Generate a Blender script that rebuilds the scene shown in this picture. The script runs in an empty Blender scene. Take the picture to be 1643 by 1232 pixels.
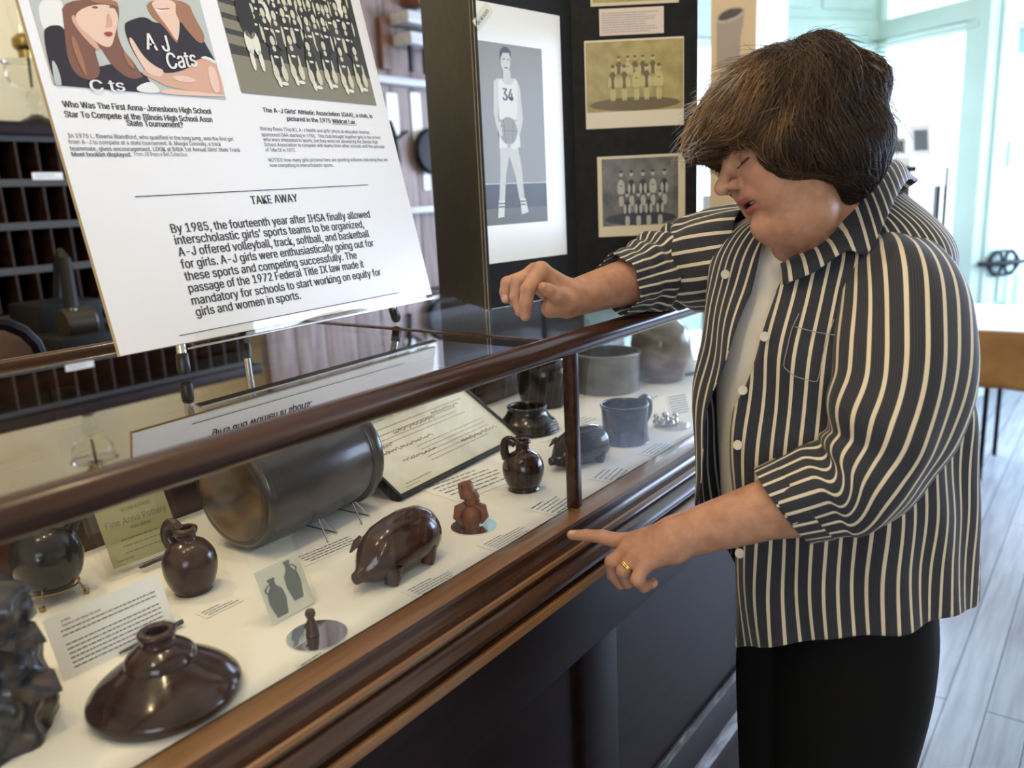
import bpy, bmesh, math, random
import numpy as np
from mathutils import Vector, Matrix, Euler
random.seed(7)
sc = bpy.context.scene
col = sc.collection
PI = math.pi
# ------------------------------------------------------------------ camera
EYE = np.array([0.0, 0.0, 1.42])
FPX = 1310.0
CX, CY = 821.5, 616.0
def cam_rot(yaw, pitch, roll):
    f = np.array([math.cos(pitch)*math.cos(yaw), math.cos(pitch)*math.sin(yaw), -math.sin(pitch)])
    r = np.array([math.sin(yaw), -math.cos(yaw), 0.0])
    u = np.cross(r, f)
    return np.array([r*math.cos(roll)+u*math.sin(roll), u*math.cos(roll)-r*math.sin(roll), f])
YAW = math.radians(37.4)
RC = cam_rot(YAW, math.radians(12.95), math.radians(-2.74))
cam_d = bpy.data.cameras.new('camera')
cam = bpy.data.objects.new('camera', cam_d)
col.objects.link(cam)
cam_d.sensor_width = 36.0
cam_d.sensor_fit = 'HORIZONTAL'
cam_d.lens = FPX/1643*36.0
cam_d.clip_start = 0.02
cam_d.dof.use_dof = True
cam_d.dof.focus_distance = 1.16
cam_d.dof.aperture_fstop = 3.6
cam.matrix_world = Matrix(((RC[0][0], RC[1][0], -RC[2][0], EYE[0]), (RC[0][1], RC[1][1], -RC[2][1], EYE[1]),
                           (RC[0][2], RC[1][2], -RC[2][2], EYE[2]), (0, 0, 0, 1)))
sc.camera = cam
sc.view_settings.view_transform = 'Standard'
sc.view_settings.look = 'None'
sc.view_settings.gamma = 1.0
sc.view_settings.use_curve_mapping = False
sc.view_settings.exposure = 0.0
sc.cycles.max_bounces = 12
sc.cycles.transparent_max_bounces = 24
sc.cycles.sample_clamp_indirect = 6.0
# ------------------------------------------------------------------ daylight and the room's lamps
w = bpy.data.worlds.new('sky')
sc.world = w
w.use_nodes = True
bg = w.node_tree.nodes['Background']
bg.inputs[0].default_value = (0.74, 0.87, 1.0, 1)
bg.inputs[1].default_value = 2.6
def area(name, loc, target, sx, sy, power, color, spread=PI):
    d = bpy.data.lights.new(name, 'AREA'); d.shape = 'RECTANGLE'; d.size = sx; d.size_y = sy
    d.energy = power; d.color = color; d.spread = spread
    o = bpy.data.objects.new(name, d); col.objects.link(o)
    o.location = loc
    o.rotation_euler = (Vector(target)-Vector(loc)).to_track_quat('-Z', 'Y').to_euler()
    return o
# daylight coming in through the shop windows: far end and the street wall on the right; last one added on the left
area('daylight_panel', (5.3, 1.8, 1.6), (1.2, .5, 1.0), 2.2, 1.5, 150, (0.58, 0.72, 1.0))
area('daylight_panel', (6.7, -1.4, 1.65), (1.3, .3, 1.0), 2.3, 1.7, 250, (0.52, 0.66, 1.0))
area('daylight_panel', (5.1, -2.9, 1.85), (1.6, .5, 1.2), 2.0, 1.5, 85, (0.58, 0.71, 1.0))
area('daylight_panel', (-2.3, -1.2, 1.9), (.9, 1.2, 1.3), 1.8, 1.6, 54, (0.74, 0.84, 1.0))  # bluish light added for the text board; the left wall has no window
def bulb(loc, power, color=(1.0, .77, .46), r=.045):
    d = bpy.data.lights.new('ceiling_bulb', 'POINT'); d.energy = power; d.color = color; d.shadow_soft_size = r
    o = bpy.data.objects.new('ceiling_bulb', d); col.objects.link(o); o.location = loc
for lx, ly, p in ((-.45, .55, 17), (.25, .5, 19), (.95, .62, 15), (.2, 1.9, 30), (1.5, 1.75, 13)):
    bulb((lx, ly, 2.95), p)
# ------------------------------------------------------------------ measuring the photograph
def ray(px, py):
    return RC.T @ np.array([(px-CX)/FPX, -(py-CY)/FPX, 1.0])
def onz(px, py, z):
    d = ray(px, py); return Vector(EYE+d*(z-EYE[2])/d[2])
def ony(px, py, y):
    d = ray(px, py); return Vector(EYE+d*(y/d[1]))
def onx(px, py, x):
    d = ray(px, py); return Vector(EYE+d*(x/d[0]))
def onplane(px, py, p0, n):
    d = Vector(ray(px, py)); o = Vector(EYE); return o+d*((Vector(p0)-o).dot(n)/d.dot(n))
def dep(px, py, t):
    return Vector(EYE+ray(px, py)*t)
CR = Vector((math.sin(YAW), -math.cos(YAW), 0)); CF = Vector((math.cos(YAW), math.sin(YAW), 0)); UP = Vector((0, 0, 1))
def depth_of(p):
    return float(RC[2] @ (np.array(p)-EYE))
# ------------------------------------------------------------------ materials
def mat(name, color, rough=.5, metal=0.0, coat=0.0, spec=.5, ior=None):
    m = bpy.data.materials.new(name); m.use_nodes = True
    b = m.node_tree.nodes['Principled BSDF']
    b.inputs['Base Color'].default_value = (*color, 1)
    b.inputs['Roughness'].default_value = rough
    b.inputs['Metallic'].default_value = metal
    b.inputs['Coat Weight'].default_value = coat
    b.inputs['Coat Roughness'].default_value = .08
    b.inputs['Specular IOR Level'].default_value = spec
    return m
def nodes(m):
    return m.node_tree.nodes, m.node_tree.links, m.node_tree.nodes['Principled BSDF']
def noise_color(m, c1, c2, scale=(10, 10, 10), detail=6, dist=0.0, lo=.35, hi=.65, bump=0.0, bump_scale=None, mid=None):
    n, l, b = nodes(m)
    tc = n.new('ShaderNodeTexCoord'); mp = n.new('ShaderNodeMapping'); mp.inputs['Scale'].default_value = scale
    nz = n.new('ShaderNodeTexNoise'); nz.inputs['Scale'].default_value = 1.0; nz.inputs['Detail'].default_value = detail
    nz.inputs['Distortion'].default_value = dist
    rp = n.new('ShaderNodeValToRGB')
    rp.color_ramp.elements[0].position = lo; rp.color_ramp.elements[0].color = (*c1, 1)
    rp.color_ramp.elements[1].position = hi; rp.color_ramp.elements[1].color = (*c2, 1)
    if mid:
        e = rp.color_ramp.elements.new((lo+hi)/2); e.color = (*mid, 1)
    l.new(tc.outputs['Object'], mp.inputs['Vector']); l.new(mp.outputs[0], nz.inputs['Vector'])
    l.new(nz.outputs[0], rp.inputs[0]); l.new(rp.outputs[0], b.inputs['Base Color'])
    if bump:
        bp = n.new('ShaderNodeBump'); bp.inputs['Strength'].default_value = bump; bp.inputs['Distance'].default_value = .002
        if bump_scale:
            n2 = n.new('ShaderNodeTexNoise'); n2.inputs['Scale'].default_value = bump_scale; n2.inputs['Detail'].default_value = 4
            l.new(tc.outputs['Object'], n2.inputs['Vector']); l.new(n2.outputs[0], bp.inputs['Height'])
        else:
            l.new(nz.outputs[0], bp.inputs['Height'])
        l.new(bp.outputs[0], b.inputs['Normal'])
    return m
def thin_glass(name, tint=(1, 1, 1), ior=1.5, rough=0.0, extra=0.0):
    m = bpy.data.materials.new(name); m.use_nodes = True
    n, l = m.node_tree.nodes, m.node_tree.links
    n.remove(n['Principled BSDF'])
    fr = n.new('ShaderNodeFresnel'); fr.inputs['IOR'].default_value = ior
    tr = n.new('ShaderNodeBsdfTransparent'); tr.inputs[0].default_value = (*tint, 1)
    gl = n.new('ShaderNodeBsdfGlossy'); gl.inputs['Roughness'].default_value = rough
    gl.inputs[0].default_value = (1, 1, 1, 1)
    mx = n.new('ShaderNodeMixShader')
    if extra:
        ad = n.new('ShaderNodeMath'); ad.operation = 'MULTIPLY_ADD'; ad.inputs[1].default_value = 1.0+extra; ad.inputs[2].default_value = .01
        l.new(fr.outputs[0], ad.inputs[0]); l.new(ad.outputs[0], mx.inputs[0])
    else:
        l.new(fr.outputs[0], mx.inputs[0])
    l.new(tr.outputs[0], mx.inputs[1]); l.new(gl.outputs[0], mx.inputs[2])
    ge = n.new('ShaderNodeNewGeometry'); mi_ = n.new('ShaderNodeMath'); mi_.operation = 'MULTIPLY_ADD'      # the same pane seen from either side
    mi_.inputs[1].default_value = 1/ior-ior; mi_.inputs[2].default_value = ior
    l.new(ge.outputs['Backfacing'], mi_.inputs[0]); l.new(mi_.outputs[0], fr.inputs['IOR'])
    l.new(mx.outputs[0], n['Material Output'].inputs[0])
    return m
def glaze(name, c1, c2, rough=.15, scale=18, lo=.35, hi=.7, bump=.07):
    m = mat(name, c1, rough, 0, .25, .35)
    noise_color(m, c1, c2, (scale, scale, scale*1.6), 5, .6, lo, hi, bump, 160)
    return m
M = {}
M['case_wood'] = noise_color(mat('case_wood', (.06, .02, .01), .26, 0, .25, .4), (.022, .0075, .0038), (.066, .026, .0105), (3, 45, 45), 6, 1.2, .3, .7, .12)
M['rail_wood'] = noise_color(mat('rail_wood', (.06, .02, .01), .24, 0, .1, .4), (.022, .0075, .004), (.060, .021, .009), (3, 50, 50), 5, 1.0, .3, .7, .06)
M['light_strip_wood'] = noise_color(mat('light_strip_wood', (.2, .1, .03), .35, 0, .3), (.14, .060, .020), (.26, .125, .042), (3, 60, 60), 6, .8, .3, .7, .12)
M['dark_wood'] = noise_color(mat('dark_wood', (.02, .008, .006), .42, 0, 0, .16), (.0075, .004, .0045), (.016, .008, .008), (4, 30, 30), 6, 1.0, .3, .7, .12)
M['pale_edge'] = noise_color(mat('pale_edge', (.2, .18, .18), .5), (.020, .012, .010), (.17, .16, .17), (14, 90, 90), 6, .5, .42, .58)  # broken pale grey streaks on the dark moulding edges
M['white_board'] = noise_color(mat('white_board', (.8, .77, .68), .6), (.79, .775, .73), (.84, .83, .79), (2, 2, 2), 3)
M['glass'] = thin_glass('glass', (.97, .985, .975), 1.5, 0, .7)
M['front_glass'] = thin_glass('front_glass', (.985, .99, .985), 1.3)
M['clear_acrylic'] = thin_glass('clear_acrylic', (.985, .99, .98), 1.45)
M['paper'] = mat('paper', (.80, .80, .78), .55)
M['ink'] = mat('ink', (.025, .025, .03), .6)
M['grey_ink'] = mat('grey_ink', (.16, .16, .18), .6)
M['faint_ink'] = mat('faint_ink', (.32, .32, .36), .6)
M['brass'] = mat('brass', (.35, .24, .09), .3, 1)
M['steel'] = mat('steel', (.62, .60, .57), .25, 1)
M['dark_steel'] = mat('dark_steel', (.10, .10, .105), .4, .8)
M['black_plastic'] = mat('black_plastic', (.012, .012, .013), .35)
M['black_board'] = noise_color(mat('black_board', (.010, .010, .011), .6, 0, 0, .18), (.008, .008, .009), (.014, .013, .013), (60, 60, 60), 4)
M['brown_glaze'] = glaze('brown_glaze', (.020, .009, .007), (.050, .023, .015))
M['jug_glaze'] = glaze('jug_glaze', (.026, .012, .009), (.062, .030, .020), .24, 24)
M['dark_glaze'] = glaze('dark_glaze', (.009, .0085, .011), (.030, .023, .020), .17, 20)
M['pig_glaze'] = glaze('pig_glaze', (.028, .011, .008), (.070, .030, .018), .17, 26)
M['grey_glaze'] = glaze('grey_glaze', (.11, .105, .095), (.20, .19, .165), .28, 14)
M['clay'] = noise_color(mat('clay', (.2, .07, .035), .55), (.11, .038, .020), (.22, .085, .045), (60, 60, 60), 5, 0, .3, .7, .3)
M['mirror'] = mat('mirror', (.75, .78, .80), .03, 1)
M['tan_print'] = mat('tan_print', (.46, .42, .22), .5)
M['brown_ink'] = mat('brown_ink', (.20, .075, .03), .6)
M['olive_ink'] = mat('olive_ink', (.24, .22, .10), .6)
M['ring_gold'] = mat('ring_gold', (.85, .62, .22), .18, 1)
M['mint_paint'] = noise_color(mat('mint_paint', (.42, .66, .56), .45), (.58, .79, .72), (.66, .85, .79), (3, 3, 3), 3)  # paint made paler to hold the glow of the bright windows
M['cream_wall'] = noise_color(mat('cream_wall', (.72, .62, .38), .7), (.66, .56, .33), (.76, .67, .44), (1.5, 1.5, 1.5), 4)
M['ceiling_paint'] = mat('ceiling_paint', (.62, .58, .48), .8)
M['ochre_cloth'] = noise_color(mat('ochre_cloth', (.30, .14, .035), .75), (.26, .115, .028), (.34, .165, .045), (8, 8, 8), 4)
M['white_top'] = mat('white_top', (.82, .82, .80), .4)
M['iron'] = mat('iron', (.006, .006, .007), .5, 0, 0, .2)
M['pen_wood'] = noise_color(mat('pigeonhole_wood', (.05, .02, .01), .5, 0, 0, .25), (.016, .006, .003), (.036, .014, .006), (4, 4, 40), 5)
M['grey_paint'] = mat('grey_shelf_edge', (.055, .052, .052), .5, 0, 0, .3)
# ------------------------------------------------------------------ mesh building
def smooth_by_angle(me, ang):
    bm = bmesh.new(); bm.from_mesh(me)
    for f in bm.faces: f.smooth = True
    for e in bm.edges:
        if len(e.link_faces) == 2 and e.calc_face_angle(0) > ang: e.smooth = False
    bm.to_mesh(me); bm.free()
class MB:
    def __init__(s):
        s.v = []; s.f = []; s.mi = []
    def add(s, verts, faces, mi=0, mx=None):
        n = len(s.v)
        s.v += [tuple(mx @ Vector(v)) if mx else tuple(v) for v in verts]
        s.f += [tuple(i+n for i in f) for f in faces]
        s.mi += [mi]*len(faces)
        return s
    def box(s, a, b, mi=0, mx=None):
        x0, y0, z0 = a; x1, y1, z1 = b
        if x0 > x1: x0, x1 = x1, x0
        if y0 > y1: y0, y1 = y1, y0
        if z0 > z1: z0, z1 = z1, z0
        v = [(x0, y0, z0), (x1, y0, z0), (x1, y1, z0), (x0, y1, z0), (x0, y0, z1), (x1, y0, z1), (x1, y1, z1), (x0, y1, z1)]
        return s.add(v, [(0, 3, 2, 1), (4, 5, 6, 7), (0, 1, 5, 4), (1, 2, 6, 5), (2, 3, 7, 6), (3, 0, 4, 7)], mi, mx)
    def tube(s, path, r, n=12, mi=0, closed=False, cap=True, flat=1.0):
        P = [Vector(p) for p in path]; R = r if hasattr(r, '__len__') else [r]*len(P)
        vs = []; fs = []
        t0 = (P[1]-P[0]).normalized()
        ref = Vector((0, 0, 1)) if abs(t0.z) < .9 else Vector((1, 0, 0))
        a = t0.cross(ref).normalized()
        for i, p in enumerate(P):
            if closed: t = (P[(i+1) % len(P)]-P[i-1]).normalized()
            else: t = (P[min(i+1, len(P)-1)]-P[max(i-1, 0)]).normalized()
            a = (a-t*a.dot(t)).normalized(); b = t.cross(a)
            for k in range(n):
                q = 2*PI*k/n
                vs.append(p+(a*math.cos(q)+b*math.sin(q)*flat)*R[i])
        m = len(P)
        for i in range(m if closed else m-1):
            j = (i+1) % m
            for k in range(n):
                k2 = (k+1) % n
                fs.append((i*n+k, i*n+k2, j*n+k2, j*n+k))
        if cap and not closed:
            fs.append(tuple(range(n-1, -1, -1))); fs.append(tuple((m-1)*n+k for k in range(n)))
        return s.add(vs, fs, mi)
    def lathe(s, prof, n=48, mi=0, mx=None, a0=0, a1=2*PI):
        vs = []; fs = []
        full = abs(a1-a0-2*PI) < 1e-6
        cols = n if full else n+1
        for r, z in prof:
            for k in range(cols):
                q = a0+(a1-a0)*k/n
                vs.append((max(r, 1e-5)*math.cos(q), max(r, 1e-5)*math.sin(q), z))
        for i in range(len(prof)-1):
            for k in range(n):
                k2 = (k+1) % cols
                fs.append((i*cols+k, i*cols+k2, (i+1)*cols+k2, (i+1)*cols+k))
        return s.add(vs, fs, mi, mx)
    def prism(s, poly, z0, z1, mi=0, mx=None):
        n = len(poly)
        vs = [(x, y, z0) for x, y in poly]+[(x, y, z1) for x, y in poly]
        fs = [tuple(range(n-1, -1, -1)), tuple(range(n, 2*n))]+[(i, (i+1) % n, n+(i+1) % n, n+i) for i in range(n)]
        return s.add(vs, fs, mi, mx)
    def flat(s, poly, z=0, mi=0, mx=None):
        return s.add([(x, y, z) for x, y in poly], [tuple(range(len(poly)))], mi, mx)
    def quad(s, pts, mi=0):
        return s.add(pts, [tuple(range(len(pts)))], mi)
    def build(s, name, mats, parent=None, smooth=None, bevel=0, seg=2):
        me = bpy.data.meshes.new(name)
        off = parent_origin(parent)
        inv = off.inverted() if off is not None else None
        vv = [tuple(inv @ Vector(v)) for v in s.v] if inv is not None else s.v
        me.from_pydata(vv, [], s.f)
        if not isinstance(mats, (list, tuple)): mats = [mats]
        for m in mats: me.materials.append(m)
        me.polygons.foreach_set('material_index', s.mi)
        bm = bmesh.new(); bm.from_mesh(me); bmesh.ops.recalc_face_normals(bm, faces=bm.faces)
        if bevel:
            es = [e for e in bm.edges if len(e.link_faces) == 2 and e.calc_face_angle(0) > .5]
            bmesh.ops.bevel(bm, geom=es, offset=bevel, segments=seg, affect='EDGES', profile=.6, clamp_overlap=True)
        bm.to_mesh(me); bm.free()
        if smooth is None: smooth = .6
        smooth_by_angle(me, smooth)
        return link(name, me, parent)
def parent_origin(p):
    if p is None: return None
    m = p.matrix_basis.copy()
    while p.parent:
        p = p.parent; m = p.matrix_basis @ m
    return m
def link(name, me, parent=None):
    o = bpy.data.objects.new(name, me); col.objects.link(o)
    if parent: o.parent = parent
    return o
def tag(o, label=None, cat=None, group=None, kind=None):
    if label: o['label'] = label
    if cat: o['category'] = cat
    if group: o['group'] = group
    if kind: o['kind'] = kind
    return o
def thing(name, label, cat, loc=(0, 0, 0), rz=0, group=None):
    o = bpy.data.objects.new(name, None); col.objects.link(o)
    o.empty_display_size = .05; o.location = loc; o.rotation_euler = (0, 0, rz)
    return tag(o, label, cat, group)
def struct(o):
    o['kind'] = 'structure'; return o
def frame(o, x, y):
    """matrix with origin o, local x along x, local y close to y"""
    x = Vector(x).normalized(); y = Vector(y); z = x.cross(y).normalized(); y = z.cross(x).normalized()
    m = Matrix.Identity(4)
    for i in range(3):
        m[i][0] = x[i]; m[i][1] = y[i]; m[i][2] = z[i]; m[i][3] = o[i]
    return m
_txt = {}
try:
    SANS = bpy.data.fonts.load(bpy.utils.resource_path('LOCAL')+'/datafiles/fonts/Inter.woff2')
except Exception:
    SANS = None
def text_geo(s, bold=0.0):
    """outline of one line of text, as verts and faces, baseline at y=0, cap height about .7"""
    key = (s, bold)
    if key in _txt: return _txt[key]
    cu = bpy.data.curves.new('t', 'FONT'); cu.body = s; cu.resolution_u = 3; cu.offset = 0 if SANS else bold
    if SANS: cu.font = SANS
    o = bpy.data.objects.new('t', cu); col.objects.link(o)
    bpy.context.view_layer.update()
    me = o.to_mesh()
    vs = [tuple(v.co) for v in me.vertices]; fs = [tuple(p.vertices) for p in me.polygons]
    o.to_mesh_clear(); bpy.data.objects.remove(o); bpy.data.curves.remove(cu)
    _txt[key] = (vs, fs)
    return _txt[key]
def put_text(mb, s, x0, x1, y, h, mx, z=.0006, bold=.01, mi=0, slope=0.0):
    """lay text s between x0 and x1 with cap height h in the plane mx"""
    vs, fs = text_geo(s, bold)
    if not vs: return
    a = min(v[0] for v in vs); b = max(v[0] for v in vs)
    k = (x1-x0)/(b-a); q = h/CAP
    e = bold*h*1.6 if SANS else 0
    for j in ((0,) if e < h*.012 else (-1, 0, 1)):            # heavier print: the line laid down three times, a hair apart
        mb.add([(x0+(v[0]-a)*k+j*e, y+v[1]*q+(v[0]-a)*k*slope, z+j*.00002) for v in vs], fs, mi, mx)
CAP = max(v[1] for v in text_geo('H')[0])
def scribble(mb, x0, x1, y, h, mx, z=.0006, mi=0, rnd=random, ragged=True):
    """a line of print too small to read: word-length strokes"""
    x = x0; e = x1-(rnd.random()*.25*(x1-x0) if ragged else 0)
    while x < e:
        wd = h*(1.4+rnd.random()*3.6)
        x2 = min(x+wd, e)
        mb.add([(x, y, z), (x2, y, z), (x2, y+h, z), (x, y+h, z)], [(0, 1, 2, 3)], mi, mx)
        x = x2+h*.7
# ================================================================== the room
def plank_floor():
    m = mat('floor_planks', (.5, .5, .5), .34, 0, .15)
    n, l, b = nodes(m)
    tc = n.new('ShaderNodeTexCoord')
    br = n.new('ShaderNodeTexBrick'); br.inputs['Scale'].default_value = 1.0
    br.inputs['Brick Width'].default_value = 2.3; br.inputs['Row Height'].default_value = .098
    br.inputs['Mortar Size'].default_value = .0028; br.inputs['Mortar Smooth'].default_value = .3
    br.inputs['Color1'].default_value = (.25, .255, .285, 1); br.inputs['Color2'].default_value = (.33, .335, .37, 1)
    br.inputs['Mortar'].default_value = (.02, .017, .016, 1); br.offset = .37; br.inputs['Bias'].default_value = 0
    nz = n.new('ShaderNodeTexNoise'); nz.inputs['Scale'].default_value = 1; nz.inputs['Detail'].default_value = 7
    mp = n.new('ShaderNodeMapping'); mp.inputs['Scale'].default_value = (3, 40, 1)
    mx = n.new('ShaderNodeMix'); mx.data_type = 'RGBA'; mx.blend_type = 'MULTIPLY'; mx.inputs[0].default_value = .8
    rp = n.new('ShaderNodeValToRGB'); rp.color_ramp.elements[0].position = .3; rp.color_ramp.elements[0].color = (.55, .53, .52, 1)
    rp.color_ramp.elements[1].position = .6
    l.new(tc.outputs['Object'], br.inputs['Vector']); l.new(tc.outputs['Object'], mp.inputs[0]); l.new(mp.outputs[0], nz.inputs['Vector'])
    l.new(nz.outputs[0], rp.inputs[0]); l.new(br.outputs[0], mx.inputs[6]); l.new(rp.outputs[0], mx.inputs[7])
    l.new(mx.outputs[2], b.inputs['Base Color'])
    bp = n.new('ShaderNodeBump'); bp.inputs['Strength'].default_value = .35; bp.inputs['Distance'].default_value = .003
    l.new(br.outputs['Fac'], bp.inputs['Height']); bp.invert = True; l.new(bp.outputs[0], b.inputs['Normal'])
    return m
struct(MB().box((-2.6, -3.1, -.1), (7.2, 3.7, 0)).build('floor', plank_floor()))
struct(MB().box((-2.6, -3.1, 3.35), (7.2, 3.7, 3.45)).build('ceiling', M['ceiling_paint']))
struct(MB().box((-2.6, 3.6, 0), (3.3, 3.7, 3.35)).build('wall_back', M['cream_wall']))
struct(MB().box((-2.6, -3.1, 0), (-2.5, 3.6, 3.35)).build('wall_left', M['cream_wall']))
struct(MB().box((-2.5, -3.1, 0), (7.2, -3.0, 1.0)).box((-2.5, -3.1, 2.7), (7.2, -3.0, 3.35)).box((-2.5, -3.1, 1.0), (4.0, -3, 2.7)).box((6.3, -3.1, 1.0), (7.2, -3, 2.7)).build('wall_right', M['cream_wall']))
struct(MB().quad([(4.0, -3.05, 1.0), (6.3, -3.05, 1.0), (6.3, -3.05, 2.7), (4.0, -3.05, 2.7)]).build('window_4', M['glass']))
# the shop front: street window, side window and the door beside it
CN = Vector((6.30, 1.53, 0)); JN = Vector((5.955, .845, 0))
dirA = Vector((-.839, .545, 0)); dirB = (JN-CN).normalized(); dirD = Vector((.80, -.60, 0))
def wall_local(o, d):
    return frame(o, d, (0, 0, 1)) @ Matrix(((1, 0, 0, 0), (0, 1, 0, 0), (0, 0, 1, 0), (0, 0, 0, 1)))
def wbox(mb, mx, x0, x1, z0, z1, t0=-.03, t1=.03, mi=0):
    return mb.box((x0, z0, t0), (x1, z1, t1), mi, mx)
def storefront(name, o, d, length, posts, z_bar=(2.33, 2.45), z_sill=.80, top='glass'):
    e = bpy.data.objects.new(name, None); col.objects.link(e); struct(e); e.location = o
    bpy.context.view_layer.update()
    mx = wall_local(o, d)
    f = MB()
    wbox(f, mx, 0, length, z_bar[0], z_bar[1], -.05, .05)
    wbox(f, mx, 0, length, z_sill-.06, z_sill, -.07, .07)
    for p in posts: wbox(f, mx, p-.03, p+.03, 0, 3.35, -.05, .05)
    wbox(f, mx, 0, length, 3.1, 3.35)
    wbox(f, mx, 0, length, z_bar[0]-.05, z_bar[0]-.02, -.06, .06)
    f.build('window_frame', M['mint_paint'], e, bevel=.006)
    p = MB(); wbox(p, mx, 0, length, 0, z_sill-.06, -.02, .02)
    k = .1
    while k < length-.4:
        wbox(p, mx, k, k+.35, .12, z_sill-.16, -.035, .035); k += .45
    if top == 'panel':
        wbox(p, mx, 0, length, z_bar[1], 3.1, -.02, .02)
        k = .08
        while k < length-.4:
            wbox(p, mx, k, k+.42, z_bar[1]+.07, 3.05, -.035, .035); k += .5
    p.build('wooden_panel', M['mint_paint'], e, bevel=.008)
    g = MB().quad([mx @ Vector(v) for v in ((0, z_sill, 0), (length, z_sill, 0), (length, z_bar[0], 0), (0, z_bar[0], 0))])
    if top == 'glass':
        g.quad([mx @ Vector(v) for v in ((0, z_bar[1], 0), (length, z_bar[1], 0), (length, 3.1, 0), (0, 3.1, 0))])
    g.build('window_pane', M['glass'], e)
storefront('window_1', CN, dirA, 3.78, (0.0, 1.75, 3.75), top='panel')
storefront('window_2', CN, dirB, (JN-CN).length, (), top='glass')
# door with its frame
de = bpy.data.objects.new('door_1', None); col.objects.link(de); struct(de); de.location = JN
mx = wall_local(JN, dirD)
f = MB(); wbox(f, mx, -.05, .17, 0, 3.35, -.09, .09); wbox(f, mx, .03, .13, 0, 3.35, -.11, .11); wbox(f, mx, .17, 1.3, 2.3, 3.35, -.05, .05)
f.build('door_frame', M['mint_paint'], de, bevel=.006)
f = MB(); wbox(f, mx, .18, .32, .02, 2.28, -.03, .03); wbox(f, mx, 1.0, 1.14, .02, 2.28, -.03, .03)
wbox(f, mx, .18, 1.14, .02, .92, -.03, .03); wbox(f, mx, .18, 1.14, 2.12, 2.28, -.03, .03); wbox(f, mx, .38, .94, .12, .78, -.04, .04)
leaf = f.build('door_leaf', M['mint_paint'], de, bevel=.006)
MB().quad([mx @ Vector(v) for v in ((.32, .92, 0), (1.0, .92, 0), (1.0, 2.12, 0), (.32, 2.12, 0))]).build('door_pane', M['glass'], de)
h = MB()
for z in (1.45, .62): wbox(h, mx, .155, .195, z, z+.16, .03, .115)
h.build('hinge', M['mint_paint'], de)
struct(MB().box((6.9, -3.0, 0), (7.0, .3, .75)).box((6.9, -3.0, 2.6), (7.0, .3, 3.35)).box((6.9, -3.0, .75), (7.0, -2.65, 2.6)).box((6.9, -.1, .75), (7.0, .3, 2.6)).build('wall_front', M['mint_paint']))
struct(MB().quad([(6.95, -2.65, .75), (6.95, -.1, .75), (6.95, -.1, 2.6), (6.95, -2.65, 2.6)]).build('window_3', M['glass']))
# black ornate pull on the door
hx = wall_local(JN+Vector((0, 0, .865)), dirD) @ Matrix.Translation((.16, 0, .13))
hm = MB()
def arc3(cx, cy, rx, ry, n=20, z=0):
    return [(cx+rx*math.cos(2*PI*k/n), cy+ry*math.sin(2*PI*k/n), z) for k in range(n)]
for cx_, rx_ in ((0, .12), (-.055, .045), (.055, .045)):
    hm.tube([hx @ Vector(p) for p in arc3(cx_, 0, rx_, .075)], .010, 8, closed=True)
hm.tube([hx @ Vector(p) for p in ((-.19, .0, 0), (-.12, 0, .01), (0, 0, .02), (.12, 0, .01), (.17, 0, 0))], (.012, .016, .02, .016, .012), 8)
hm.tube([hx @ Vector(p) for p in ((-.15, 0, 0), (-.15, 0, -.05))], .014, 8)
hm.tube([hx @ Vector(p) for p in ((.10, 0, 0), (.10, 0, -.05))], .014, 8)
hm.build('door_handle', M['iron'], de)
# ------------------------------------------------------------------ plank partition with hanging tools
pk = mat('old_planks', (.2, .12, .09), .6)
noise_color(pk, (.13, .085, .07), (.33, .24, .21), (22, 22, 2.2), 7, 1.0, .3, .72, .3)
pw = MB()
x = 2.35; k = 0
while x < 3.95:
    wd = .17+.05*((k*7) % 5)/5
    pw.box((x+.003, 3.25, 0), (x+wd-.003, 3.28+.004*(k % 2), 3.3)); x += wd; k += 1
pw.box((2.35, 3.275, 0), (3.95, 3.30, 3.3))
struct(pw.build('wall_planks', pk, bevel=.002))
YP = 3.25
def on_planks(px, py, out=0.0):
    return ony(px, py, YP-out)
shelf_m = noise_color(mat('window_lit_board', (.5, .5, .5), .5), (.42, .42, .45), (.58, .57, .58), (3, 40, 40), 5)  # pale grey carries the window light falling on these boards
for (a, b, lab) in (((590, 122), (700, 131), 'long grey board fixed across the plank wall below the wooden rack'),
                    ((640, 333), (705, 341), 'grey board low on the plank wall beside the black display')):
    p, q = on_planks(*a), on_planks(*b)
    o = MB().box((p.x, YP-.07, p.z-.035), (q.x+.05, YP, p.z)).build('wall_shelf', shelf_m, bevel=.004)
    tag(o, lab, 'shelf')
rk = thing('tool_rack', 'brown wooden rack with two projecting bars hanging on plank wall', 'tool', on_planks(640, 60))
tm = noise_color(mat('tool_wood', (.14, .06, .03), .5), (.10, .040, .02), (.2, .09, .045), (6, 40, 10), 5)
p = on_planks(612, 30); q = on_planks(612, 112)
MB().box((p.x-.045, YP-.035, q.z), (p.x+.03, YP, p.z)).build('backboard', tm, rk, bevel=.006)
for (xa, ya, xb, yb) in ((617, 28, 690, 52), (622, 65, 690, 80)):
    p = on_planks(xa, ya); q = on_planks(xb, yb)
    MB().box((p.x, YP-.17, (p.z+q.z)/2-.03), (q.x, YP-.035, (p.z+q.z)/2+.03)).build('bar', shelf_m, rk, bevel=.01)
p = on_planks(640, 80)
for dx in (-.03, .08): MB().box((p.x+dx-.012, YP-.12, p.z-.13), (p.x+dx+.012, YP-.10, p.z+.02)).build('peg', M['iron'], rk, bevel=.003)
p = on_planks(655, 15)
tag(MB().box((p.x-.06, YP-.14, p.z+.0), (p.x+.05, YP, p.z+.16)).build('wooden_block', tm, bevel=.01), 'small tan wooden block above the hanging rack', 'block')
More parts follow.
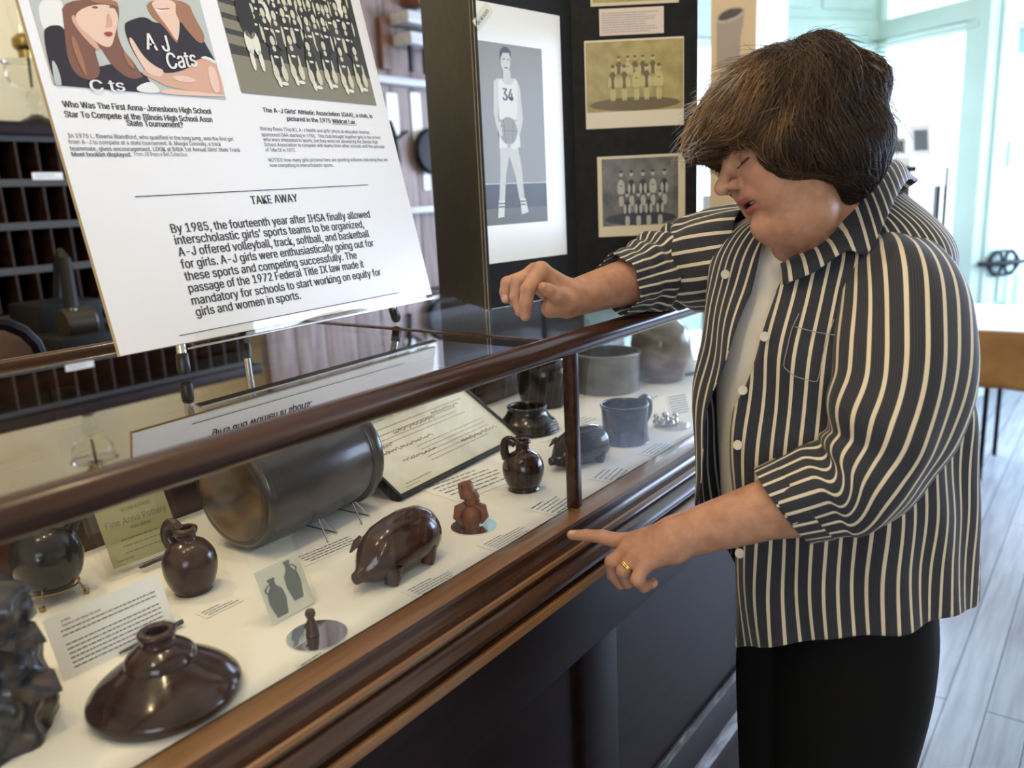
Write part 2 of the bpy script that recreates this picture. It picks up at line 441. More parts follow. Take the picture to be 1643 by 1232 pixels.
for (px, py, wd, ht, lab) in ((668, 187, .075, .25, 'tall white note pinned to the planks beside black display'), (630, 184, .08, .22, 'white note half hidden by the leaning text board'), (684, 283, .05, .15, 'lowest white note on the planks next to black display')):
    p = on_planks(px, py, .004)
    tag(MB().box((p.x-wd/2, p.y-.003, p.z-ht/2), (p.x+wd/2, p.y, p.z+ht/2)).build('paper_note', M['paper']), lab, 'note')
p = on_planks(688, 243, .03)
tag(MB().lathe([(0, .0), (.12, .0), (.125, .01), (.11, .03), (.02, .045), (0, .045)], 32, 0, Matrix.Translation(p) @ Matrix.Rotation(PI/2, 4, 'X')).build('iron_pan', M['iron']), 'round black iron pan hanging on the plank wall', 'pan')
p = on_planks(634, 225, .015)
tag(MB().tube([p+Vector((-.03, 0, .10)), p+Vector((.0, 0, .03)), p, p+Vector((.015, 0, -.12))], .012, 8).tube([p, p+Vector((.10, 0, .05))], .008, 8).build('iron_hook', M['iron']), 'forked black iron hook below the white note on planks', 'hook')
# ------------------------------------------------------------------ pigeonhole cabinet, lamp, desk
YC = 3.28
cb = thing('pigeonhole_cabinet', 'dark brown wooden pigeonhole cabinet with grey shelf edges at the cream wall', 'cabinet', (1.4, YC, 1.0))
zs = [ony(46, y, YC).z for y in (221, 293, 362, 433, 502)]
xa, xb = .62, 2.25
body = MB().box((xa-.03, YC+.29, 1.0), (xb+.03, YC+.31, zs[0]+.06)).box((xa-.03, YC, 1.0), (xa, YC+.3, zs[0]+.05)).box((xb, YC, 1.0), (xb+.03, YC+.3, zs[0]+.05)).box((xa-.03, YC, 1.0), (xb+.03, YC+.3, 1.02))
body.build('carcass', M['pen_wood'], cb)
MB().box((xa-.06, YC-.03, zs[0]+.008), (xb+.06, YC+.31, zs[0]+.055)).build('top_board', M['dark_wood'], cb, bevel=.006)
for i, z in enumerate(zs[:-1]):
    MB().box((xa, YC+.008, z-.008), (xb, YC+.29, z+.008)).build('shelf', M['pen_wood'], cb)
    MB().box((xa, YC, z-.013), (xb, YC+.008, z+.013)).build('shelf_edge', M['grey_paint'], cb)
MB().box((xa, YC, zs[-1]-.02), (xb, YC+.29, zs[-1])).build('bottom_shelf', M['pen_wood'], cb)
dv = MB()
cell = .0745
for r in range(4):
    x = xa+cell*(.35 if r % 2 else .1)
    x = xa+.03
    while x < xb-.02:
        dv.box((x-.004, YC+.004, zs[r+1]+.008), (x+.004, YC+.285, zs[r]-.012)); x += cell
dv.build('dividers', M['pen_wood'], cb)
p = ony(52, 285, YC-.004); q = ony(110, 276, YC-.004)
lt = thing('shelf_tag', 'small white printed tag on the pigeonhole shelf edge', 'tag', (p.x, YC-.006, p.z))
mx = frame(Vector((p.x, YC-.006, p.z-.008)), (1, 0, 0), (0, 0, 1))
MB().box((0, 0, -.004), (.11, .026, 0), 0, mx).build('card', M['paper'], lt)
tm_ = MB(); put_text(tm_, 'Post Office Sorting Case', .010, .08, .015, .005, mx, .0008, .01); put_text(tm_, 'JONESBORO, ILLINOIS, about 1900', .010, .1, .006, .005, mx, .0008, 0)
tm_.build('print', mat('blue_ink', (.06, .08, .3), .6), lt)
# oil lamp on the cabinet
LP = ony(62, 204, YC+.12); LP.z = zs[0]+.055
lamp = thing('oil_lamp', 'clear glass oil lamp with tall chimney on the dark pigeonhole cabinet', 'lamp', LP)
lg = bpy.data.materials.new('lamp_glass'); lg.use_nodes = True
b_ = lg.node_tree.nodes['Principled BSDF']; b_.inputs['Transmission Weight'].default_value = 1; b_.inputs['Roughness'].default_value = .02; b_.inputs['IOR'].default_value = 1.25
b_.inputs['Base Color'].default_value = (.93, .93, .9, 1)
T = Matrix.Translation(LP)
MB().lathe([(0, 0), (.072, 0), (.074, .006), (.060, .018), (.034, .030), (.020, .040), (.020, .055), (.030, .075), (.031, .09), (.020, .115), (.016, .125), (.03, .133), (.062, .145), (.078, .17), (.083, .21), (.083, .222), (.092, .228), (.09, .232), (.03, .238), (0, .238)], 40, 0, T).build('glass_font', lg, lamp)
MB().lathe([(0, .238), (.026, .238), (.028, .27), (.036, .275), (.042, .285), (.042, .31), (.034, .318), (.02, .33), (0, .332)], 28, 0, T).build('burner', M['brass'], lamp)
MB().lathe([(.030, .318), (.034, .35), (.043, .40), (.040, .46), (.030, .53), (.027, .62), (.030, .66)], 32, 0, T).build('chimney', M['clear_acrylic'], lamp)
MB().tube([LP+Vector((0, 0, .15)), LP+Vector((.004, 0, .24))], .004, 8).build('wick', M['iron'], lamp)
# writing desk under it
dk = thing('sorting_desk', 'dark wooden desk standing under the pigeonhole cabinet', 'desk', (1.4, 2.8, 0))
MB().box((.45, 2.12, .96), (2.3, 3.56, 1.0)).build('desk_top', M['dark_wood'], dk, bevel=.006)
for x in (.5, 2.2):
    for y in (2.17, 3.48): MB().box((x, y, 0), (x+.06, y+.06, .96)).build('leg', M['dark_wood'], dk)
# seal press: two tier block with cylinder and levers
YB = 2.45
def ob(px, py, y=YB): return ony(px, py, y)
pr = thing('iron_seal_press', 'black iron press with cylinder and tall levers on the dark desk', 'press', (ob(110, 540).x, YB, 1.0))
a = ob(40, 487, 2.62); b = ob(146, 487, 2.62)
MB().box((a.x, 2.55, 1.0), (b.x, 2.75, ob(90, 487, 2.55).z)).build('base_block', M['iron'], pr, bevel=.008)
a = ob(78, 545, 2.4); b = ob(172, 535, 2.4)
MB().box((a.x, 2.34, 1.0), (b.x, 2.53, ob(120, 541, 2.34).z)).build('front_block', M['iron'], pr, bevel=.008)
a = ob(100, 522, 2.43); b = ob(148, 515, 2.43)
MB().tube([a, a+(b-a)*.08, a+(b-a)*.92, b], [.042, .047, .047, .042], 24).build('cylinder', mat('old_brass', (.035, .028, .018), .4, .5), pr)
MB().tube([ob(92, 478, 2.6), ob(92, 425, 2.6), ob(97, 405, 2.58), ob(104, 418, 2.5), ob(117, 505, 2.44)], [.012, .012, .014, .018, .02], 10).build('lever', M['iron'], pr)
MB().lathe([(0, 0), (.014, 0), (.014, .012), (0, .018)], 14, 0, Matrix.Translation(ob(117, 503, 2.42))).build('bolt', M['steel'], pr)
a = onz(85, 572, 1.003); b = onz(185, 549, 1.003)
p = frame(Vector((a.x, a.y, 1.001)), (b-a), (-(b-a).y, (b-a).x, 0))
tag(MB().box((0, 0, 0), ((b-a).length, .16, .004), 0, p).build('paper_sheet', M['paper']), 'white sheet of paper lying on the dark desk behind the case', 'paper')
# chair back, curved, behind the case
ch = thing('wooden_chair', 'brown wooden chair with rounded back behind the showcase', 'chair', (.62, 1.72, 0))
arc = [ony(x, y, 1.72) for x, y in ((-60, 522), (-20, 518), (10, 521), (38, 533), (58, 552), (68, 575), (72, 610))]
cm = noise_color(mat('chair_wood', (.12, .06, .025), .4, 0, .3), (.075, .034, .014), (.14, .066, .028), (6, 6, 30), 5)
top = MB(); n = len(arc)
vs = [v for v in arc]+[Vector((v.x, 1.72, .72)) for v in arc]; vs += [v+Vector((0, .022, 0)) for v in vs]
fs = []
for i in range(n-1):
    fs += [(i, i+1, n+i+1, n+i), (2*n+i+1, 2*n+i, 3*n+i, 3*n+i+1), (i+1, i, 2*n+i, 2*n+i+1), (n+i, n+i+1, 3*n+i+1, 3*n+i)]
fs += [(0, n, 3*n, 2*n), (n-1, 2*n+n-1, 3*n+n-1, n+n-1)]
top.add(vs, fs).build('backrest', cm, ch, bevel=.003)
MB().tube([v+Vector((0, .011, 0)) for v in arc], .016, 10).build('back_rim', M['dark_wood'], ch)
x0 = arc[0].x; x1 = arc[-1].x
MB().box((x0, 1.72, .43), (x1, 2.08, .47)).build('seat', cm, ch, bevel=.01)
for x in (x0+.02, x1-.04):
    for y in (1.722, 2.03): MB().box((x, y, 0), (x+.03, y+.03, .75 if y < 1.8 else .43)).build('leg', cm, ch)
# ================================================================== the showcase
XA, XB, YF, YBK, RZ = -.42, 2.04, .627, 1.308, 1.212
ZF = .957
case = thing('display_case', 'long dark wooden glass-topped museum showcase the woman leans over', 'showcase', (.8, .95, 0))
prof = [(.637, .945), (.637, .962), (.632, .9635), (.601, .9605), (.5975, .957), (.597, .950), (.5955, .945), (.592, .9415), (.586, .9405), (.580, .9415), (.577, .940), (.576, .935), (.580, .9325), (.582, .930), (.581, .9275), (.574, .926), (.567, .9215), (.5625, .915), (.564, .908), (.569, .903), (.574, .901), (.573, .899), (.565, .8985), (.561, .8965), (.560, .892), (.560, .886), (.563, .883), (.590, .882), (.59, .875), (.637, .875)]
def xsweep(mb, pr, x0, x1, mi=0, pick=None):
    n = len(pr)
    vs = [(x0, y, z) for y, z in pr]+[(x1, y, z) for y, z in pr]
    fs = []; mm = []
    for i in range(n):
        fs.append((i, (i+1) % n, n+(i+1) % n, n+i)); mm.append(pick(i) if pick else mi)
    fs += [tuple(range(n-1, -1, -1)), tuple(range(n, 2*n))]; mm += [mi, mi]
    k = len(mb.v); mb.v += vs; mb.f += [tuple(j+k for j in f) for f in fs]; mb.mi += mm
    return mb
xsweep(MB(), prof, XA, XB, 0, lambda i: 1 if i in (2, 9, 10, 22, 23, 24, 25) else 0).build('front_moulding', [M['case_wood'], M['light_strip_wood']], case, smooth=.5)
def rail(y, z, r, x0, x1, name, m):
    pts = [(y+r*math.cos(a)*(1.05), z+r*math.sin(a)) for a in np.linspace(0, 2*PI, 21)[:-1]]
    return xsweep(MB(), pts, x0, x1).build(name, m, case, smooth=.9)
rail(YF, RZ, .0165, XA, XB, 'front_rail', M['rail_wood'])
rail(YBK, RZ-.004, .014, XA, XB, 'back_rail', M['rail_wood'])
def ysweep(x, hw, z0, z1, y0, y1, name):
    return MB().box((x-hw, y0, z0), (x+hw, y1, z1)).build(name, M['rail_wood'], case, bevel=.003)
for x in (.972, XA+.012, XB-.012): ysweep(x, .007, 1.1975, 1.2125, YF+.012, YBK-.01, 'cross_bar')
for x in (.967, XA+.012, XB-.012): MB().box((x-.0085, YF-.004, .96), (x+.0085, YF+.014, RZ-.012)).build('mullion', M['rail_wood'], case, bevel=.003)
for x0, x1 in ((XA+.02, .965), (.979, XB-.02)):
    MB().box((x0, YF+.012, 1.2065), (x1, YBK-.01, 1.2125)).build('glass_top', M['glass'], case) if False else MB().quad([(x0, YF+.012, 1.2105), (x1, YF+.012, 1.2105), (x1, YBK-.01, 1.2105), (x0, YBK-.01, 1.2105)]).build('glass_top', M['glass'], case)
for x0, x1 in ((XA+.02, .959), (.975, XB-.02)):
    MB().quad([(x0, YF+.003, .962), (x1, YF+.003, .962), (x1, YF+.003, RZ-.01), (x0, YF+.003, RZ-.01)]).build('glass_front', M['front_glass'], case)
MB().quad([(XB-.006, YF, .962), (XB-.006, YBK, .962), (XB-.006, YBK, RZ), (XB-.006, YF, RZ)]).build('glass_end', M['glass'], case)
MB().box((XA+.01, .637, .945), (XB-.01, 1.145, ZF)).build('display_floor', M['white_board'], case)
bk = MB().box((XA, 1.145, .90), (XB, 1.165, 1.012)).box((XA, 1.165, 1.0), (XB, YBK+.01, 1.010))
bk.box((XA, YBK-.03, 1.005), (XB, YBK-.012, 1.196))
bk.build('back_panel', M['case_wood'], case, bevel=.002)
bd = MB()
for x in (-.1, .55, 1.2, 1.85): bd.box((x-.02, YBK-.036, 1.008), (x+.02, YBK-.03, 1.194))
bd.box((XA, YBK-.037, 1.17), (XB, YBK-.03, 1.196))
bd.build('sliding_door_frame', M['case_wood'], case, bevel=.002)
# cabinet below
low = MB().box((XA, .612, .06), (XB, .630, .885)).box((XA, .63, .06), (XA+.02, YBK, .95)).box((XB-.02, .63, .06), (XB, YBK, .95)).box((XA, YBK-.02, .06), (XB, YBK, 1.0))
low.build('cabinet_body', M['dark_wood'], case)
fr = MB()
fr.box((XA, .600, .742), (XB, .614, .884)); fr.box((XA, .600, .28), (XB, .614, .372))
for x in (-.36, .27, .978, 1.65): fr.box((x-.052, .600, .37), (x+.052, .614, .745))
fr.build('panel_frame', M['dark_wood'], case, bevel=.004)
em = MB()
for x0, x1 in ((.322, .926), (1.03, 1.598), (1.702, XB)):
    em.tube([(x0, .606, .375), (x1, .606, .375)], .008, 8)
em.build('panel_moulding', M['pale_edge'], case)
xsweep(MB(), [(.612, .10), (.612, .292), (.600, .290), (.590, .283), (.582, .276), (.580, .262), (.584, .255), (.590, .25), (.590, .10)], XA, XB, 0, lambda i: 1 if i in (2, 3) else 0).build('base_moulding', [M['dark_wood'], M['pale_edge']], case)
MB().box((XA+.02, .62, 0), (XB-.02, YBK-.02, .10)).build('plinth', M['dark_wood'], case)

# ================================================================== pots in the case
def base_at(px, py, z=ZF): return onz(px, py, z)
def lathe_thing(name, label, cat, p, prof, m, part='body', n=56):
    t = thing(name, label, cat, p, 0, 'small stoneware jugs' if cat == 'jug' else None)
    MB().lathe(prof, n, 0, Matrix.Translation(p)).build(part, m, t, smooth=.9)
    return t
def spline(pts, n=6):
    """smooth profile through the points"""
    out = []
    P = [Vector((a, b, 0)) for a, b in pts]
    for i in range(len(P)-1):
        p0 = P[max(i-1, 0)]; p1 = P[i]; p2 = P[i+1]; p3 = P[min(i+2, len(P)-1)]
        for k in range(n):
            t = k/n
            q = .5*((2*p1)+(p2-p0)*t+(2*p0-5*p1+4*p2-p3)*t*t+(3*p1-p0-3*p2+p3)*t**3)
            out.append((max(q.x, 0), q.y))
    out.append((P[-1].x, P[-1].y))
    return out
def handle(t, p, pts, r, m, direction, name='handle'):
    d = direction.normalized()
    path = [p+d*a+UP*b for a, b in spline_raw(pts, 6)]
    n = len(path)
    MB().tube(path, [r*(1+.25*abs(2*i/(n-1)-1)) for i in range(n)], 12, flat=1.25).build(name, m, t, smooth=1.2)
def spline_raw(pts, n=6):
    out = []
    P = [Vector((a, b, 0)) for a, b in pts]
    for i in range(len(P)-1):
        p0 = P[max(i-1, 0)]; p1 = P[i]; p2 = P[i+1]; p3 = P[min(i+2, len(P)-1)]
        for k in range(n):
            t = k/n
            q = .5*((2*p1)+(p2-p0)*t+(2*p0-5*p1+4*p2-p3)*t*t+(3*p1-p0-3*p2+p3)*t**3)
            out.append((q.x, q.y))
    out.append((P[-1].x, P[-1].y))
    return out
# brown jug beside the typed label
p = base_at(311, 946)
prof = spline([(0, 0), (.021, 0), (.0225, .003), (.028, .013), (.0325, .030), (.031, .048), (.022, .062), (.0125, .068), (.0115, .073), (.013, .076), (.0145, .080), (.0142, .083), (.011, .0845), (.009, .083), (.009, .070)], 4)
t = lathe_thing('stoneware_jug', 'squat brown stoneware jug with ear handle beside the typed label', 'jug', p, prof, M['jug_glaze'])
handle(t, p, [(.010, .079), (.017, .087), (.025, .083), (.027, .070), (.022, .059)], .0058, M['jug_glaze'], -CR*.85+CF*.2)
# small dark jug beside the certificate
p = base_at(841, 784)
prof = spline([(0, 0), (.024, 0), (.025, .003), (.024, .006), (.029, .014), (.0335, .030), (.0325, .044), (.026, .056), (.014, .064), (.011, .068), (.011, .076), (.0135, .078), (.0140, .081), (.0125, .083), (.0095, .081), (.0095, .07)], 4)
t = lathe_thing('stoneware_jug', 'small glossy dark jug standing in front of the framed certificate', 'jug', p, prof, M['brown_glaze'])
handle(t, p, [(.010, .076), (.020, .083), (.028, .079), (.029, .064), (.026, .052)], .0050, M['brown_glaze'], -CR*.9+CF*.1)
# dark round jug on a wire stand
p = base_at(88, 958)+UP*.013
prof = spline([(0, 0), (.022, 0), (.026, .004), (.036, .018), (.041, .040), (.039, .058), (.028, .076), (.014, .086), (.012, .092), (.012, .104), (.0155, .107), (.0155, .111), (.012, .112), (.010, .11), (.010, .09)], 4)
t = lathe_thing('stoneware_jug', 'round black glazed jug raised on a small brass wire stand', 'jug', p, prof, M['dark_glaze'])
handle(t, p, [(.011, .105), (.024, .112), (.035, .105), (.037, .088), (.031, .073)], .0052, M['dark_glaze'], CR*.9+CF*.35)
s = thing('wire_stand', 'small brass wire stand with ball feet under the black round jug', 'stand', p-UP*.013)
q0 = p-UP*.013
MB().tube([q0+Vector((.030*math.cos(a), .030*math.sin(a), .0165)) for a in np.linspace(0, 2*PI, 25)[:-1]], .0012, 6, closed=True).build('ring', M['brass'], s)
for k in range(4):
    a = k*PI/2+.15+YAW
    d = Vector((math.cos(a), math.sin(a), 0))
    MB().tube([q0+d*.030+UP*.030, q0+d*.031+UP*.017, q0+d*.037+UP*.004], .0013, 6).lathe([(0, 0), (.0036, .002), (.0036, .0055), (0, .0075)], 12, 0, Matrix.Translation(q0+d*.038)).build('foot', M['brass'], s)
# cone shaped lid in front
p = base_at(268, 1120)
prof = spline([(0, .0), (.060, 0), (.069, .003), (.0715, .009), (.069, .015), (.060, .024), (.045, .035), (.034, .0425)], 4)+spline([(.0335, .0415), (.0330, .0455), (.030, .051), (.020, .0585), (.0155, .061), (.0150, .066), (.0175, .069), (.0180, .0725), (.0155, .0745), (.011, .074), (.0095, .070), (.0095, .05), (0, .045)], 4)
lathe_thing('stoneware_funnel', 'wide cone shaped brown glazed funnel with small neck near the front moulding', 'funnel', p, prof, M['brown_glaze'], n=72)
# low lid with ridges
p = base_at(847, 690)
prof = spline([(0, 0), (.058, 0), (.062, .004), (.062, .010), (.059, .012), (.0595, .015), (.056, .017), (.0565, .020), (.052, .023), (.044, .033), (.040, .041), (.0395, .048), (.041, .050), (.039, .052), (.034, .050), (.033, .03), (.03, .012), (0, .010)], 4)
lathe_thing('stoneware_collar', 'low dark ridged pot collar with wide mouth behind the certificate', 'pot', p, prof, M['dark_glaze'], n=64)
# lidded jar
p = base_at(874, 648)
prof = spline([(0, 0), (.050, 0), (.053, .004), (.058, .03), (.060, .06), (.059, .080), (.053, .096), (.041, .106), (.039, .110), (.039, .118), (.043, .124), (.049, .128), (.050, .131), (.046, .133), (.040, .130), (.036, .120), (.036, .1)], 4)
t = lathe_thing('stoneware_jar', 'dark shouldered stoneware jar with flared rim and sunken lid', 'jar', p, prof, M['dark_glaze'])
MB().lathe(spline([(0, .121), (.035, .121), (.036, .124), (.02, .127), (.011, .128), (.010, .133), (.015, .138), (.012, .143), (0, .144)], 4), 40, 0, Matrix.Translation(p)).build('lid', M['dark_glaze'], t, smooth=.9)
# grey straight bowl
p = base_at(974, 624)
prof = spline([(0, 0), (.070, 0), (.076, .003), (.0775, .02), (.0785, .06), (.080, .083), (.0815, .088), (.0805, .092), (.077, .093), (.0745, .090), (.073, .06), (.071, .012), (0, .008)], 4)
t = lathe_thing('stoneware_bowl', 'wide straight sided grey stoneware bowl behind the dark mug', 'bowl', p, prof, M['grey_glaze'], n=64)
mk = MB(); rr = .0795
for k in range(5):
    a = YAW-PI/2-.35+.62+k*.075; z0 = .047+.004*math.sin(k*2)
    for dz, wd in ((0, .02), (.010, .035), (.02, .018)):
        mk.add([tuple(p+Vector((rr*math.cos(a+s_*wd), rr*math.sin(a+s_*wd), z0+dz+u_*.0035))) for s_, u_ in ((-1, 0), (1, 0), (1, 1), (-1, 1))], [(0, 1, 2, 3)])
mk.build('painted_mark', mat('bowl_mark', (.03, .035, .05), .4), t)
# mug
p = base_at(1003, 707)
prof = spline([(0, 0), (.042, 0), (.0445, .003), (.0430, .020), (.0430, .045), (.0450, .066), (.0462, .071), (.0455, .0735), (.043, .0735), (.0415, .069), (.040, .045), (.039, .008), (0, .006)], 4)
t = lathe_thing('stoneware_mug', 'dark glazed mug with round handle next to the silver ornament', 'mug', p, prof, M['dark_glaze'])
handle(t, p, [(.042, .066), (.056, .073), (.067, .063), (.067, .046), (.058, .033), (.043, .026)], .0062, M['dark_glaze'], CR*.78+CF*.62)
# tall rounded pot far back
p = base_at(1060, 607)
prof = spline([(0, 0), (.055, 0), (.06, .01), (.072, .05), (.074, .09), (.066, .125), (.045, .148), (.032, .155), (.030, .165), (.034, .172), (.030, .176), (.024, .17)], 4)
lathe_thing('stoneware_pot', 'tan and brown bellied pot at the back beyond the grey bowl', 'pot', p, prof, noise_color(mat('tan_glaze', (.2, .12, .08), .25, 0, .4), (.09, .05, .035), (.26, .2, .16), (12, 12, 26), 4, .5))
# pig flasks ----------------------------------------------------------
def pig(p, head, L, m, label, sc_=1.0):
    """a stoneware pig lying along HEAD, L long"""
    t = thing('pig_flask', label, 'pig', p, 0, 'stoneware pig flasks')
    d = head.normalized(); side = UP.cross(d)
    def W(a, b, c): return p+d*a+side*b+UP*c
    st = [(-.50, .02, .235), (-.485, .13, .24), (-.45, .205, .24), (-.36, .25, .245), (-.20, .266, .25), (0, .262, .248), (.14, .25, .242), (.25, .22, .228), (.33, .175, .205), (.385, .125, .18), (.425, .085, .16), (.465, .062, .15), (.51, .055, .145), (.515, .04, .145)]
    b = MB(); n = 28; vs = []; fs = []
    for a, r, h in st:
        for k in range(n):
            q = 2*PI*k/n
            vs.append(W(a*L, r*L*.93*math.cos(q), h*L+r*L*math.sin(q)*(1.05 if math.sin(q) > 0 else .98)))
    for i in range(len(st)-1):
        for k in range(n):
            fs.append((i*n+k, i*n+(k+1) % n, (i+1)*n+(k+1) % n, (i+1)*n+k))
    fs += [tuple(range(n)), tuple((len(st)-1)*n+k for k in range(n))]
    b.add(vs, fs).build('body', m, t, smooth=1.2)
    for sx in (-.28, .20):
        for sy in (-1, 1):
            MB().tube([W(sx*L, sy*.14*L, .16*L), W((sx+.01)*L, sy*.15*L, .05*L), W((sx+.035)*L, sy*.15*L, 0)], [.10*L, .075*L, .066*L], 14).build('leg', m, t, smooth=1.2)
    for sy in (-1, 1):
        e = MB(); r0 = W(.30*L, sy*.13*L, .42*L)
        pts = [W(.25*L, sy*.12*L, .38*L), W(.26*L, sy*.15*L, .425*L), W(.31*L, sy*.165*L, .40*L), W(.385*L, sy*.165*L, .30*L), W(.33*L, sy*.16*L, .30*L)]
        c = sum(pts, Vector())/5
        e.tube([pts[0].lerp(pts[1], .5), c, pts[3]], [.045*L, .055*L, .012*L], 12, flat=.45).build('ear', m, t, smooth=1.2)
        MB().lathe([(0, -.012*L), (.012*L, 0), (0, .012*L)], 10, 0, Matrix.Translation(W(.375*L, sy*.105*L, .235*L))).build('eye', m, t, smooth=1.2)
    for sy in (-1, 1):
        MB().lathe([(0, -.006*L), (.016*L, 0), (0, .006*L)], 10, 0, Matrix.Translation(W(.513*L, sy*.024*L, .147*L)) @ d.to_track_quat('Z', 'Y').to_matrix().to_4x4()).build('nostril', M['dark_glaze'], t)
    MB().tube([W(-.48*L, 0, .36*L), W(-.515*L, .02*L, .33*L), W(-.51*L, -.02*L, .27*L)], [.02*L, .018*L, .01*L], 8).build('tail', m, t, smooth=1.2)
    return t
pig(base_at(636, 916), Vector((-1, -.06, 0)), .142, M['pig_glaze'], 'glossy reddish brown pig flask in the middle of the case')
a = base_at(905, 757); b = base_at(975, 742)
pig((a+b)/2+Vector((.01, .022, 0)), -CR*.80-CF*.60, .125, M['dark_glaze'], 'dark pig flask half behind the upright of the case front')
# big crock lying on two wire rests ----------------------------------
zc = .084
cl = onz(372, 795, ZF+zc); cr_ = onz(552, 722, ZF+zc)
ax = (cr_-cl); ax.z = 0; Lc = ax.length; ax.normalize()
crock = thing('stoneware_crock', 'large brown cylindrical crock lying on its side on wire rests', 'crock', (cl+cr_)/2-UP*zc)
mc = Matrix.Translation(cl) @ ax.to_track_quat('Z', 'Y').to_matrix().to_4x4()
R0 = .080
pr_ = spline([(0, -.002), (.06, -.002), (.074, .001), (.079, .008), (R0, .02), (R0+.001, Lc*.5), (R0-.001, Lc-.03), (R0, Lc-.020), (R0+.004, Lc-.017), (R0+.005, Lc-.006), (R0+.002, Lc), (R0-.006, Lc+.001), (R0-.009, Lc-.006), (R0-.010, Lc*.5), (R0-.012, .015), (0, .012)], 4)
cg = glaze('crock_glaze', (.026, .021, .020), (.060, .050, .045), .22, 7, .3, .7)
MB().lathe(pr_, 72, 0, mc).build('body', cg, crock, smooth=.9)
ce = noise_color(mat('crock_end', (.12, .07, .03), .3, 0, .4), (.020, .009, .004), (.17, .090, .022), (9, 9, 9), 5, 1.5, .35, .62)
MB().lathe([(0, -.0032), (.058, -.0032), (.0735, .0002), (.0765, .0045)], 64, 0, mc).build('base_disc', ce, crock, smooth=.9)
for k, tt in ((0, .42), (1, .74)):
    c = cl+ax*Lc*tt; c.z = ZF
    side = UP.cross(ax)
    ws = thing('wire_rest', ('bent steel wire rest under the middle of the big crock', 'bent steel wire rest under the rim end of the big crock')[k], 'rest', c)
    sg = 1 if side.dot(Vector(EYE)-c) > 0 else -1
    wm = MB()
    for sd in (-1, 1):
        s_ = side*sg*sd
        wm.tube([c+s_*.080+ax*.017+UP*.0015, c+s_*.066+ax*.003+UP*.027, c+s_*.066-ax*.003+UP*.027, c+s_*.092-ax*.014+UP*.0015], .0011, 6)
    wm.tube([c+side*.080+ax*.017+UP*.0015, c-side*.080+ax*.017+UP*.0015], .0011, 6)
    wm.build('wire', M['steel'], ws)
# lumpy dark piece, lower left ---------------------------------------
p = base_at(-22, 1180)
lm = noise_color(mat('textured_glaze', (.05, .04, .04), .25, 0, .2, .4), (.010, .010, .014), (.085, .055, .032), (34, 34, 34), 6, 1.5, .35, .68, .6, 70, mid=(.038, .034, .038))
vs = []; fs = []; n = 56; mm = 40
rnd = np.random.default_rng(3)
ph = rnd.random((8, 3))*6.28
for i in range(mm+1):
    z = i/mm
    lobe = .060*(1-.25*z) if z < .62 else .052
    r = lobe*(1-.42*math.exp(-((z-.60)/.055)**2))*(1 if z < .9 else math.sqrt(max(0, 1-((z-.9)/.1)**2))*.98+.02)
    for k in range(n):
        a = 2*PI*k/n
        q = r*(1+.06*math.sin(3*a+ph[0, 0]+4*z)+.05*math.sin(7*a+ph[1, 0]+9*z)+.035*math.sin(11*a-17*z+ph[2, 0])+.03*math.sin(5*a+31*z))
        vs.append((p.x+q*math.cos(a), p.y+q*math.sin(a), p.z+z*.150))
for i in range(mm):
    for k in range(n): fs.append((i*n+k, i*n+(k+1) % n, (i+1)*n+(k+1) % n, (i+1)*n+k))
fs += [tuple(range(n-1, -1, -1)), tuple(mm*n+k for k in range(n))]
lt_ = thing('snake_jug', 'lumpy dark blue brown pottery piece with jagged leaves beside the typed label', 'pottery', p)
MB().add(vs, fs).build('body', lm, lt_, smooth=1.2)
def leaf(c, tip, w_, th=.006):
    c = Vector(c); tip = Vector(tip); d = (tip-c); s_ = d.cross(UP).normalized()
    if s_.length < .5: s_ = CR
    u_ = s_.cross(d).normalized()
    vs = [c+s_*w_, c-s_*w_, c+d*.55+s_*w_*.9, c+d*.55-s_*w_*.9, tip]
    top = [v+u_*th*(1 if i < 4 else .2) for i, v in enumerate(vs)]; bot = [v-u_*th*(1 if i < 4 else .2) for i, v in enumerate(vs)]
    MB().add(top+bot, [(0, 1, 3, 2), (2, 3, 4), (6, 5, 7, 8), (8, 7, 9), (0, 2, 7, 5), (2, 4, 9, 7), (4, 3, 8, 9), (3, 1, 6, 8), (1, 0, 5, 6)]).build('leaf', lm, lt_, smooth=.4)
for zz, rr_, tip, w_ in ((.105, .030, .072, .018), (.055, .040, .078, .020)):
    leaf(p+CR*rr_+UP*zz, p+CR*tip+CF*.0+UP*(zz-.012), w_)
# bust on a round mirror, knob figure on a round mirror ----------------
def round_mirror(c, r, label):
    o = MB().lathe([(0, 0), (r, 0), (r, .002), (0, .002)], 56, 0, Matrix.Translation(c)).build('round_mirror', M['mirror'])
    return tag(o, label, 'mirror', 'round mirrors under figurines')
c = base_at(760, 845); round_mirror(c, .033, 'small round mirror under the reddish clay bust')
t = thing('clay_bust', 'reddish clay bust of a man in a tall hat on a round mirror', 'figurine', c+UP*.002)
q = c+UP*.002-CR*.003
b = MB().tube([q, q+UP*.012, q+UP*.024, q+UP*.034], [.0125, .0155, .0165, .007], 20, flat=.75)
b.build('chest', M['clay'], t, smooth=1.2)
MB().tube([q+UP*.030+CR*.001, q+UP*.037+CR*.002, q+UP*.045+CR*.003, q+UP*.053+CR*.002], [.0065, .0105, .0112, .0085], 18).tube([q+UP*.043+CR*.009-CF*.006, q+UP*.040+CR*.0135-CF*.009], [.0034, .002], 8).build('head', M['clay'], t, smooth=1.2)
MB().tube([q+UP*.047-CR*.001, q+UP*.053-CR*.004, q+UP*.065-CR*.006], [.0122, .0118, .0105], 20).tube([q+UP*.046-CR*.001, q+UP*.049-CR*.0015], [.0135, .0130], 20).build('hat', M['clay'], t, smooth=.6)
